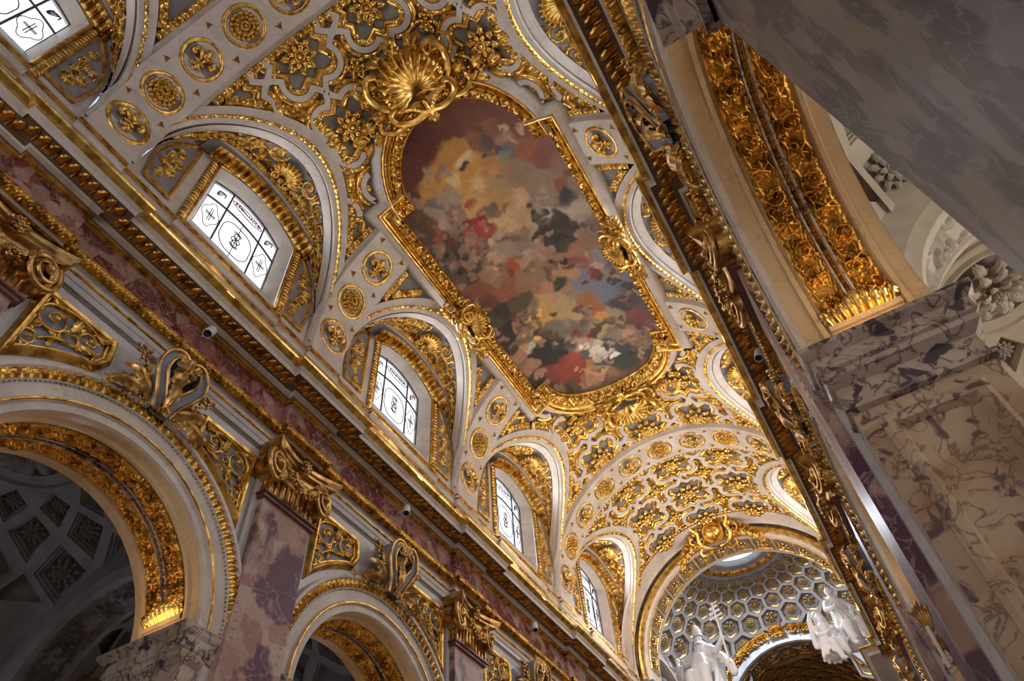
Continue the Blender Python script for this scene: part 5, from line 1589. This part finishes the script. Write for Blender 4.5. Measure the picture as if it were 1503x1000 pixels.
g=G(); ringarch(g,[(FR,5.49),(FR-.008,5.50),(FR-.008,5.69),(FR,5.70)],cz=FZ); struct('trim_apse_soffit',g,BROWN)
for i in range(13):
    a0=PI*(i+.08)/13;a1=PI*(i+.92)/13; g=G()
    def fs2(a,y,h): r=FR-.008-h; return V6(XC+r*math.cos(a),y,FZ+r*math.sin(a))
    def rr2(d,h):
        da=d*(a1-a0)*.5; out=[]
        for (aa,ab,ya) in ((a0+da,a1-da,5.51+d*.08),(a1-da,a0+da,5.68-d*.08)):
            for q in range(3): out.append(fs2(aa+(ab-aa)*q/2,ya,h))
        return out
    V=[v for d,h in ((0,0),(0,.006),(.18,.006),(.24,.0)) for v in rr2(d,h)]; g.add(V,gf(4,6,False,True))
    root=empty('apse_coffer'); mk('gilded_frame',g,GOLDD,root)
    am=(a0+a1)/2; inst('rosette',M_ROSS,root,fr(fs2(am,5.595,.002),Vector((-math.cos(am),0,-math.sin(am))),(0,1,0))@Matrix.Diagonal((.036*S,.036*S,.04*S,1)))
    tag(root,'brown and gold coffer of the apse arch, %s of thirteen from the right'%(rown[i]),'coffer','coffers of the apse arch')
# gilded garland and shell over the apse arch
root=empty('shell_cartouche',fr(V6(XC,5.455,FZ+FR+.07),(0,-1,-.25),(0,-.25,1))); u=S
g=G(); sh=shell(); g.add([Vector(v)*u*.075 for v in sh.V],sh.F); mk('shell',g,GOLDD,root)
for s in (-1,1):
    g=G()
    for i in range(26):
        a=s*(.12+.03*i); r=FR+.075; x=r*math.sin(a); y=r*math.cos(a)-(FR+.07)
        flowerball(g,(x*u,y*u,.01*u),.030*u,7,seed=i)
        leafblade(g,(x*u,y*u,.005*u),((x+s*.03)*u,(y+.045)*u,.015*u),.014*u,.2,(0,0,1),lob=3)
    mk('garland',g,GOLDD,root)
tag(root,'gilded shell and garland over the arch to the apse','cartouche')
# apse: half barrel and half dome with diamond coffers, cornice, choir walls
g=G(); V=[]
for i in range(41):
    a=PI*i/40
    for y in (5.70,6.35): V.append(V6(XC+.60*math.cos(a),y,FZ+.60*math.sin(a)))
g.add(V,gf(41,2))
V=[]
for i in range(25):
    p_=PI/2*i/24
    for j in range(41):
        a=PI*j/40; V.append(V6(XC+.60*math.cos(a),6.35+.60*math.sin(a)*math.sin(p_),FZ+.60*math.sin(a)*math.cos(p_)))
g.add(V,gf(25,41)); g.add([V6(XC+sx*x,5.70,z) for sx in (1,) for x in (-.9,.9) for z in (FZ+.5,3.0)],[(0,1,3,2)])
APS=struct('ceiling_apse',g,plain('apse_brown',(.20,.12,.07),.6))
for j in range(7):
    for i in range(9):
        y=5.78+.09*j; a=PI*(i+.5+.5*(j%2))/9.5
        r=.598; p=V6(XC+r*math.cos(a),y,FZ+r*math.sin(a)); m=fr(p,Vector((-math.cos(a),0,-math.sin(a))),(0,1,0))
        if a>2.9 or a<.2: continue
        gq=G(); 
        pts=lambda s,h:[(s*.085*S,0,h),(0,s*.05*S,h),(-s*.085*S,0,h),(0,-s*.05*S,h)]
        V=pts(1,0)+pts(1,.01*S)+pts(.82,.012*S)+pts(.74,.0); gq.add(V,gf(4,4,False,True))
        o=mk('lozenge_frame',gq,GOLDD,APS); o.matrix_basis=m
g=G()
for side in SIDES:
    x0=XC+side*.62
    g.box(V6(min(x0,x0+side*.1),5.5,-.27),V6(max(x0,x0+side*.1),7.0,2.02))
g.box(V6(XC-.8,7.0,-.27),V6(XC+.8,7.05,2.2)); struct('wall_apse',g,WHITE)
g=G()
for side in SIDES:
    x0=XC+side*.66; x1=XC+side*.50
    g.box(V6(min(x0,x1),5.46,1.90),V6(max(x0,x1),7.0,1.95)); 
for side in SIDES:
    # crossing piers with cornice on which the stucco groups stand
    x0=XC+side*.40*1.0; xx=XC+side*.92
struct('trim_apse_cornice',g,GOLD)
def pierbox(name,x0,x1,y0,y1):
    g=G(); g.box(V6(x0,y0,-.27),V6(x1,y1,1.72)); 
    prof=[(0,1.62),(.008,1.64),(.008,1.66),(.0,1.665),(.0,1.745),(.012,1.755),(.03,1.765),(.05,1.772),(.105,1.778),(.105,1.796),(.118,1.805),(.134,1.815),(.134,1.823),(.0,1.83),(.0,2.02),(.02,2.03),(.02,2.05),(.0,2.06)]
    V=[]
    for o,z in prof:
        for x,y in ((x0-o,y0-o),(x1+o,y0-o),(x1+o,y1+o),(x0-o,y1+o)): V.append(V6(x,y,z))
    g.add(V,gf(len(prof),4,False,True)); g.add(V[-4:],[(0,1,2,3)])
    o=struct(name,g,WHITE)
    g=G()
    for a,b in ((4,6),(12,15)):
        pr_=prof[9:13]
    V=[]
    for o_,z in ((.119,1.806),(.128,1.811),(.136,1.816),(.136,1.822)):
        for x,y in ((x0-o_,y0-o_),(x1+o_,y0-o_),(x1+o_,y1+o_),(x0-o_,y1+o_)): V.append(V6(x,y,z))
    g.add(V,gf(4,4,False,True)); mk('gold_crown_moulding',g,GOLDB,o)
    g=G(); g.box(V6(x0-.0005,y0-.0005,1.665),V6(x1+.0005,y1+.0005,1.74)); mk('frieze',g,REDM,o)
pierbox('wall_crossing_pier_left',XC-.95,XC-.66,4.20,4.42); pierbox('wall_crossing_pier_right',XC+.66,XC+.95,4.20,4.42)
pierbox('wall_choir_pier_left',XC-.95,XC-.60,5.30,5.60); pierbox('wall_choir_pier_right',XC+.60,XC+.95,5.30,5.60)
# ---------------------------------------------------------------- stucco groups standing at the dome corners
def body(name,joints,mat,parent,vox=.045,mods=True):
    """joints: list of chains [(x,y,z,r),...] in metres; one continuous voxel-fused surface"""
    g=G()
    for ch in joints:
        P=[Vector(p[:3]) for p in ch]; R=[p[3] for p in ch]
        Q=[];W=[]
        for a in range(len(P)-1):
            for q in range(4): Q.append(P[a].lerp(P[a+1],q/4)); W.append(R[a]+(R[a+1]-R[a])*q/4)
        Q.append(P[-1]);W.append(R[-1]); tube(g,Q,W,10)
        ball(g,P[0],R[0],10); ball(g,P[-1],R[-1],10)
    o=mk(name,g,mat,parent,0)
    r=o.modifiers.new('fuse','REMESH'); r.mode='VOXEL'; r.voxel_size=vox; r.use_smooth_shade=True
    s=o.modifiers.new('soften','SMOOTH'); s.factor=.6; s.iterations=3
    return o
def drape(rr,cx,cy,z0,z1,rx,ry,n=16,amp=.05,lean=(0,0)):
    """vertical folds of a robe"""
    out=[]
    for i in range(n):
        a=2*PI*i/n+rr.uniform(-.1,.1); w=rr.uniform(.05,.09)
        p=[]
        for q in range(5):
            f=q/4; k=1-.42*f
            p.append((cx+lean[0]*f+math.cos(a+.12*math.sin(f*5+i))*rx*k,cy+lean[1]*f+math.sin(a+.12*math.sin(f*5+i))*ry*k,z0+(z1-z0)*f,w*(1-.35*f)))
        out.append(p)
    return out
def headparts(c,r,face,up=(0,0,1)):
    """skull, jaw, nose, brow, ears and eye hollows facing 'face'"""
    c=Vector(c);f=Vector(face).normalized();u=Vector(up);s=f.cross(u).normalized()
    q=lambda a,b,d,w:tuple(c+f*a*r+s*b*r+u*d*r)+(w*r,)
    return [[q(0,0,.15,.86),q(.05,0,-.35,.70)],[q(.45,0,-.75,.36),q(.35,0,-.4,.5)],[q(.82,0,.05,.10),q(1.02,0,-.26,.15)],
            [q(.74,-.32,.16,.13),q(.74,.32,.16,.13)],[q(.78,-.18,-.52,.08),q(.78,.18,-.52,.08)],[q(0,.86,-.1,.14),q(0,.84,-.3,.1)],[q(0,-.86,-.1,.14),q(0,-.84,-.3,.1)],[q(0,0,-.6,.42),q(-.15,0,-1.25,.44)]]
def hand(c,d,palm,r=.05,curl=.6):
    """palm, four unequal fingers and a thumb from the side"""
    c=Vector(c);d=Vector(d).normalized();n=Vector(palm).normalized();s=d.cross(n).normalized();out=[]
    P=lambda a,b,e,w:tuple(c+d*a+s*b+n*e)+(w,)
    out.append([P(0,0,0,r*.75),P(.09,0,0,r*.85)])
    for i,l in enumerate((.085,.1,.094,.07)):
        b=(i-1.5)*.032; out.append([P(.08,b,0,.019),P(.08+l*.6,b*1.15,curl*.03,.017),P(.08+l,b*1.2,curl*.09,.014)])
    out.append([P(.02,-.05,.01,.022),P(.06,-.09,.03,.019),P(.10,-.085,.06,.016)])
    return out
def toM(o,y,z): pass
# ---- left group: a seated pope with tiara and triple cross, a child beside him
rr=random.Random(11)
base=Vector(V6(-1.04,4.64,2.04))
root=empty('statue_group',Matrix.Translation(base)@Matrix.Rotation(math.radians(-20),4,'Z')@Matrix.Scale(1.14,4))
tag(root,'white statue of a seated robed person in a tall tiara with a child','person')
J=[]
J+=[[(0,0,.25,.55),(0,0,.75,.50),(0,.05,1.25,.40),(0,.08,1.75,.30)],[(-.30,.05,1.65,.18),(.30,.05,1.65,.18)]]
J+=[[(-.22,-.1,.85,.24),(-.30,-.62,.80,.20),(-.32,-.68,.15,.15)],[(.22,-.1,.85,.24),(.32,-.62,.78,.20),(.34,-.70,.15,.15)]]
J+=drape(rr,0,-.25,.02,1.25,.72,.62,20,lean=(0,.25))
J+=[[(-.5+.1*i,-.72+.02*i,.05,.06),(-.42+.09*i,-.70,.8,.05)] for i in range(10)]
J+=[[(.36,.05,1.62,.15),(.75,-.25,1.30,.12),(1.26,-.52,1.42,.085)],[(-.36,.05,1.62,.15),(-.62,-.20,1.30,.12),(-.50,-.60,1.28,.085)]]
# cope blowing out in a great loop
J+=[[(-.35,.15,1.7,.14),(-.72,.10,1.55,.13),(-.95,-.05,1.25,.12),(-.85,-.2,.95,.12),(-.55,-.4,.85,.12)]]
J+=[[(.35,.15,1.6,.12),(.7,.1,1.2,.14),(.95,.0,.8,.16),(1.05,-.05,.45,.12)]]
J+=[[(-.1+.06*i,-.28,1.55-.03*i,.05),(-.25+.14*i,-.5,1.0,.05)] for i in range(5)]
J+=headparts((0,-.02,2.10),.17,(.1,-1,-.15)); J+=hand((1.28,-.55,1.44),(.1,-.2,.6),(-.6,-.5,0)); J+=hand((-.48,-.62,1.27),(.4,-.6,.1),(0,0,1))
body('robed_figure',J,STAT,root,.035)
g=G(); lathe(g,[(.165,.0),(.175,.05),(.16,.10),(.175,.13),(.15,.22),(.16,.25),(.115,.33),(.12,.35),(.05,.43),(0,.46)],18,c=(0,0,2.20)); ball(g,(0,0,2.68),.035,8); mk('tiara',g,STAT,root)
g=G(); lathe(g,[(.16,-.30),(.14,-.22),(.05,-.18)],10,c=(.02,-.16,2.15))
mk('beard',g,STAT,root)
cross=empty('papal_cross',Matrix.Translation(base)@Matrix.Rotation(math.radians(-20),4,'Z')@Matrix.Scale(1.10,4)@Matrix.Translation((1.36,-.60,-.2)))
g=G(); tube(g,[(0,0,.75),(0,0,2.95)],.034,8)
for z,w in ((2.80,.13),(2.62,.19),(2.44,.24)):
    tube(g,[(-w,0,z),(w,0,z)],.038,6)
    for s in (-1,1): ball(g,(s*w,0,z),.058,6)
ball(g,(0,0,2.97),.042,6)
co=mk('papal_cross',g,STAT,None); co.matrix_world=cross.matrix_world; bpy.data.objects.remove(cross)
tag(co,'white triple-barred cross on a staff held by the statue in the tiara','cross')
J=[]
def child(ox,oy,oz,sc_,face,armup):
    q=lambda x,y,z,r:(ox+x*sc_,oy+y*sc_,oz+z*sc_,r*sc_)
    out=[[q(0,0,.62,.17),q(0,0,.85,.18),q(0,0,1.10,.15)],[q(-.1,0,.6,.12),q(-.14,-.06,.3,.09),q(-.12,.02,.05,.06)],[q(.1,0,.6,.12),q(.16,-.1,.32,.09),q(.14,-.02,.05,.06)],[q(-.12,-.02,.04,.055),q(-.12,-.15,.02,.04)],[q(.14,-.02,.04,.055),q(.14,-.18,.02,.04)]]
    out+=[[q(-.16,0,1.08,.08),q(-.34,-.05,1.25,.06),q(-.38,-.1,1.50,.045)]] if armup else [[q(-.16,0,1.08,.08),q(-.30,-.12,.85,.06),q(-.18,-.28,.75,.045)]]
    out+=[[q(.16,0,1.08,.08),q(.32,-.12,.92,.06),q(.30,-.3,.98,.045)]]
    out+=headparts((ox,oy,oz+1.38*sc_),.14*sc_,face); return out
J+=child(-1.05,-.1,.55,.85,(0,-1,0),True); J+=[[(-1.1,.0,.0,.3),(-1.05,-.1,.7,.22)],[(-.8,-.3,1.2,.08),(-1.0,-.25,.6,.12),(-1.2,-.2,.2,.12)]]
J+=hand((-1.37,-.18,1.86),(-.1,-.1,1),(0,-1,0),.03)
body('child_figure',J,STAT,root,.03)
# ---- right group: two seated draped figures
base=Vector(V6(-.135,4.60,2.02))
root=empty('statue_group',Matrix.Translation(base)@Matrix.Rotation(math.radians(28),4,'Z')@Matrix.Scale(1.1,4))
tag(root,'white statue group of two draped seated figures, right of the dome above the cornice','person')
J=[]
J+=[[(.1,0,.55,.42),(.1,0,1.0,.36),(.08,.02,1.55,.28),(.05,.0,1.95,.22)],[(-.2,0,1.9,.13),(.32,0,1.9,.13)]]
J+=[[(0,-.05,.85,.2),(-.1,-.55,.85,.17),(-.15,-.6,.15,.11),(-.15,-.78,.06,.07)],[(.25,-.05,.85,.2),(.35,-.5,.95,.17),(.4,-.55,.25,.11),(.4,-.75,.15,.07)]]
J+=[[(-.22,0,1.88,.12),(-.42,-.2,1.55,.095),(-.30,-.5,1.45,.07)],[(.34,0,1.88,.12),(.5,-.25,1.5,.095),(.3,-.5,1.3,.07)]]
J+=drape(rr,.12,-.2,.3,1.3,.5,.5,14,lean=(0,.2)); J+=[[(.5,.05,1.8,.08),(.62,-.05,1.2,.10),(.7,-.1,.6,.12),(.62,-.2,.1,.10)]]
J+=[[(-.2+.12*i,-.2,1.75-.04*i,.045),(-.1+.14*i,-.42,1.15,.045)] for i in range(4)]
J+=headparts((.0,-.05,2.30),.155,(-.5,-.8,-.3)); J+=hand((-.28,-.52,1.45),(.3,-.6,.3),(0,0,1)); J+=hand((.28,-.52,1.3),(-.4,-.5,.1),(0,0,1))
body('draped_figure',J,STAT,root,.032)
J=[]
J+=[[(-.75,-.1,.2,.34),(-.75,-.1,.6,.28),(-.72,-.1,1.0,.2)],[(-.95,-.1,.98,.10),(-.52,-.1,.98,.10)],[(-.95,-.12,.96,.09),(-1.1,-.3,.65,.075),(-.9,-.5,.6,.06)],[(-.5,-.12,.96,.09),(-.4,-.35,.7,.075),(-.6,-.52,.68,.06)]]
J+=[[(-.8,-.15,.3,.17),(-.85,-.6,.25,.14),(-.75,-.68,-.35,.09),(-.75,-.84,-.42,.06)],[(-.6,-.15,.3,.17),(-.55,-.6,.3,.14),(-.5,-.6,-.15,.1)]]
J+=drape(rr,-.72,-.2,-.05,.7,.42,.42,12); J+=[[(-1.0,-.1,1.5,.06),(-1.08,-.05,1.25,.09),(-1.1,0,.9,.10),(-1.15,0,.4,.1)],[(-.75,.05,1.52,.14),(-.72,.05,1.3,.16)]]
J+=headparts((-.75,-.12,1.34),.145,(-.2,-1,-.1)); J+=hand((-.9,-.52,.6),(.5,-.4,.1),(0,0,1)); J+=hand((-.6,-.54,.68),(-.5,-.4,.1),(0,0,1))
body('veiled_figure',J,STAT,root,.03)
# ---------------------------------------------------------------- side aisles: one sail vault with lozenge coffers per bay
def aisle(side,k):
    xc=-1.944 if side<0 else .700; yc=.65+k; zc,R=.95,.62
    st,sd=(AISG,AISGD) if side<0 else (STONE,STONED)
    c=V6(xc,yc,zc)
    def sp(az,v,h=0.0): 
        p=2*math.atan(math.exp(v)); r=R-h
        return V6(xc+r*math.sin(p)*math.cos(az),yc+r*math.sin(p)*math.sin(az),zc+r*math.cos(p))
    HX,HY=.40,.50
    root=empty('ceiling_aisle_%s_%d'%(side_words[side],k+1)); root['kind']='structure'
    NA_=12; P0=.30; v0=math.log(math.tan(P0/2)); qa=2*PI/NA_; g=G(); g2=G(); cel=[]
    for j in range(0,9):
        for i in range(NA_):
            a=qa*(i+.5*(j%2)); v=v0+qa*.62*(j+1); w,hh=qa*.5,qa*.62
            if v>math.log(math.tan(math.radians(27))): continue
            pc_=sp(a,v); 
            if abs(pc_.x/S-xc)>.50 or abs(pc_.y/S-yc)>.54: continue
            D=lambda s:[(a+w*s,v),(a,v+hh*s),(a-w*s,v),(a,v-hh*s)]
            V=[sp(x,y,h) for s,h in ((1,.0),(.76,.0)) for x,y in D(s)]; g.add(V,gf(2,4,False,True),0)
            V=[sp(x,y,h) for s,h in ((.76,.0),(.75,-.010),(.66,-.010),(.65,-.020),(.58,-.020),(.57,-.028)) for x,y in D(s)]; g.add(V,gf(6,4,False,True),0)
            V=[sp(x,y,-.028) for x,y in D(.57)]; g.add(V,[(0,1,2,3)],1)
            cel.append((a,v,i,j))
    # the triangles against the boss ring and the plain zone below
    V=[sp(2*PI*i/48,y,-.0005) for i in range(49) for y in (v0-.05,v0+qa*.62*1.0)]
    V=[]
    for i in range(NA_):
        a=qa*i; w,hh=qa*.5,qa*.62; v=v0+hh
        g.add([sp(a-w,v),sp(a,v-hh),sp(a+w,v),sp(a+2*w,v-hh)],[(1,3,2)],0)
    nb=[]; vl=v0+qa*.62*8
    pr=[(v0+.02,.0),(v0,.012),(v0-.06,.014),(v0-.10,.006),(v0-.28,.006),(v0-.32,.018),(v0-.40,.018),(v0-.44,.004),(v0-.62,-.01)]
    V=[sp(2*PI*i/48,y,h) for i in range(49) for y,h in pr]; g.add(V,gf(49,len(pr)),0)
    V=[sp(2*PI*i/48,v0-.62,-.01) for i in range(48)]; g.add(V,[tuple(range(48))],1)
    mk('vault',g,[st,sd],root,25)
    # plain lower zone of the sail vault, ending against the four enclosing arches
    g=G(); V=[];F=[];NN=264;MM=52
    for i in range(NN):
        a=2*PI*i/NN
        for j in range(MM): 
            p_=math.radians(51.5+20*j/(MM-1)); V.append(V6(xc+(R+.002)*math.sin(p_)*math.cos(a),yc+(R+.002)*math.sin(p_)*math.sin(a),zc+(R+.002)*math.cos(p_)))
    for f in gf(NN,MM,True,False):
        m_=sum((V[i] for i in f),Vector((0,0,0)))/4
        if abs(m_.x/S-xc)<.44 and abs(m_.y/S-yc)<.45: F.append(f)
    g.add(V,F); mk('pendentives',g,st,root)
    g=G(); NN=48; MM=12; V=[V6(xc+(R+.036)*math.sin(q_)*math.cos(2*PI*i/NN),yc+(R+.036)*math.sin(q_)*math.sin(2*PI*i/NN),zc+(R+.036)*math.cos(q_)) for i in range(NN) for q_ in np.linspace(math.radians(12),math.radians(66),MM)]
    F=[f for f in gf(NN,MM,True,False) if abs(sum(V[i].x for i in f)/4/S-xc)<.46 and abs(sum(V[i].y for i in f)/4/S-yc)<.48]
    g.add(V,F); mk('vault_back',g,st,root,0)
    bs=empty('ceiling_boss',fr(sp(0,v0-3,-.0)-Vector((0,0,.03)),(0,0,-1),(0,1,0)))
    g=G(); s=.115*S
    for q,(n_,r0_,r1_,w_,z0_,z1_) in enumerate(((10,.28,1.0,.21,.05,.22),(9,.2,.74,.17,.22,.42),(7,.1,.45,.12,.38,.58))):
        for i in range(n_):
            a=2*PI*(i+.37*q)/n_; leafblade(g,(r0_*s*math.cos(a),r0_*s*math.sin(a),z0_*s),(r1_*s*math.cos(a),r1_*s*math.sin(a),z1_*s),w_*s,.16,(0,0,1),n=15,m=9,lob=3)
    mk('petals',g,st,bs,0); g=G(); ball(g,(0,0,.55*s),.10*s,10)
    for i in range(9): ball(g,(.13*s*math.cos(i*.7),.13*s*math.sin(i*.7),.55*s),.035*s,8)
    mk('centre',g,st,bs)
    bs.location=V6(xc,yc,zc+R-.012)
    tag(bs,'large carved flower boss of the %s aisle vault %s'%(side_words[side],('seen through the big arch' if k==0 else 'beyond the second arch' if k==1 else 'beyond the third arch')),'boss','flower bosses of the aisle vaults')
    if k<=1:
        for a,v,i,j in cel:
            p=sp(a,v,-.024); x,y=p.x/S,p.y/S
            if abs(x-xc)>.36 or abs(y-yc)>.42: continue
            if side<0 and (k==1 or y<yc-.1): continue
            if side>0 and not ((k==1) or (k==0 and y>yc+.15)): continue
            z=(c-p).normalized(); sz=.40*qa*math.sin(2*math.atan(math.exp(v)))*R*S*.62
            o=inst('coffer_flower',M_ROS_ST if side>0 else M_ROS_GR,None,fr(p,z,(0,0,1))@Matrix.Diagonal((sz,sz,sz,1)))
            tag(o,'carved %s aisle coffer flower, bay %s, %s ring below the boss, %s in order'%(side_words[side],('one','two','three')[k],RW[j],RW[i]),'flower','coffer flowers of the %s aisle'%side_words[side])
M_ROS_ST=tmpl('rs',rosette(10,8),STONED,0); M_ROS_GR=tmpl('rg',rosette(10,8),AISGD,0)
for k in range(0,3): aisle(-1,k); aisle(1,k)
# transverse arches between the aisle bays (at the piers) and arches toward the chapels
def tarch(side,y,i):
    xc=-1.944 if side<0 else .700; g=G(); n=32; R0=.34; zc=.98; hw=.085
    prof=[(R0+.215,-hw-.001),(R0+.03,-hw),(R0+.02,-hw+.006),(R0,-hw+.012),(R0-.004,-hw+.03),(R0+.002,-hw+.034),(R0+.002,hw-.034),(R0-.004,hw-.03),(R0,hw-.012),(R0+.02,hw-.006),(R0+.03,hw),(R0+.215,hw+.001)]
    V=[]
    for q in range(n+1):
        a=PI*q/n
        for r,dy in prof: V.append(V6(xc+r*math.cos(a),y+dy,zc+r*math.sin(a)))
    g.add(V,gf(n+1,len(prof)))
    for s in (-1,1):
        for dy in (-hw,hw): g.add([V6(xc+s*R0,y+dy,.3),V6(xc+s*(R0+.14),y+dy,.3),V6(xc+s*(R0+.14),y+dy,zc),V6(xc+s*R0,y+dy,zc)],[(0,1,2,3)])
        g.add([V6(xc+s*R0,y-hw,.3),V6(xc+s*R0,y+hw,.3),V6(xc+s*R0,y+hw,zc),V6(xc+s*R0,y-hw,zc)],[(0,1,2,3)])
    # relief on the soffit
    g2=G(); L=PI*R0; w=.10; nx,ny=int(L/.006),16
    Z=relief(L,w,nx,ny,soffit_strokes(L,w))
    relief_mesh(g2,Z,L,w,lambda d,t,h:V6(xc-(R0+.002-h)*math.cos(d/R0),y-.05+t,zc+(R0+.002-h)*math.sin(d/R0)),.016,full=True)
    o=struct('trim_aisle_arch_%s_%d'%(side_words[side],i),g,AISG if side<0 else STONE,None,25)
    mk('relief_band',g2,AISGD if side<0 else STONED,o,0)
for i in range(0,4):
    tarch(-1,.15+i,i+1); tarch(1,.15+i,i+1)
# outer aisle walls with chapel arches, end walls, roofs: they close the building
for side in SIDES:
    xo=-1.944-.48 if side<0 else .70+.48; g=G(); n=24
    for k in range(-1,4):
        c=.65+k; r=.36; cols=[c-.5]+[c-r*math.cos(PI*i/n) for i in range(n+1)]+[c+.5]; V=[]
        for i,y in enumerate(cols):
            zl=-.267 if i in (0,n+2) else .85+math.sqrt(max(0,r*r-(y-c)**2)); V+=[V6(xo,y,zl),V6(xo,y,1.7)]
        g.add(V,gf(len(cols),2))
        V=[]
        for i in range(n+1):
            a=PI*i/n
            for rr_,dx in ((r+.04,-.0),(r+.035,-.012),(r+.005,-.012),(r,0),(r,.25)): V.append(V6(xo+side*dx,c-rr_*math.cos(a),.85+rr_*math.sin(a)))
        g.add(V,gf(n+1,5))
    g.box(V6(min(xo+side*.30,xo+side*.32),-.86,-.27),V6(max(xo+side*.30,xo+side*.32),4.2,1.7))
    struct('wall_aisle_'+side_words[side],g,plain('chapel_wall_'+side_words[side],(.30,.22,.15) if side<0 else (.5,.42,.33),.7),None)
g=G()
for side in SIDES:
    x0,x1=(-2.8,WL-DEP) if side<0 else (WR+DEP,1.55)
    g.box(V6(x0,-.9,1.66),V6(x1,4.4,1.68))
struct('roof_aisles',g,STONE)
g=G(); g.box(V6(-2.8,-1.45,-.27),V6(1.55,-1.4,3.1)); g.box(V6(-2.8,4.4,-.27),V6(XC-.66,4.42,1.7)); g.box(V6(XC+.66,4.4,-.27),V6(1.55,4.42,1.7))
struct('wall_entrance',g,WHITE)
g=G(); V=[cylp(y,180*i/30,-.012) for y in (-1.45,-.86+.02) for i in range(31)]; g.add(V,gf(2,31))
g.box(V6(WL-.06,-1.45,-.27),V6(WL-.04,-.84,2.2)); g.box(V6(WR+.04,-1.45,-.27),V6(WR+.06,-.84,2.2)); struct('ceiling_entrance_bay',g,WHITE)
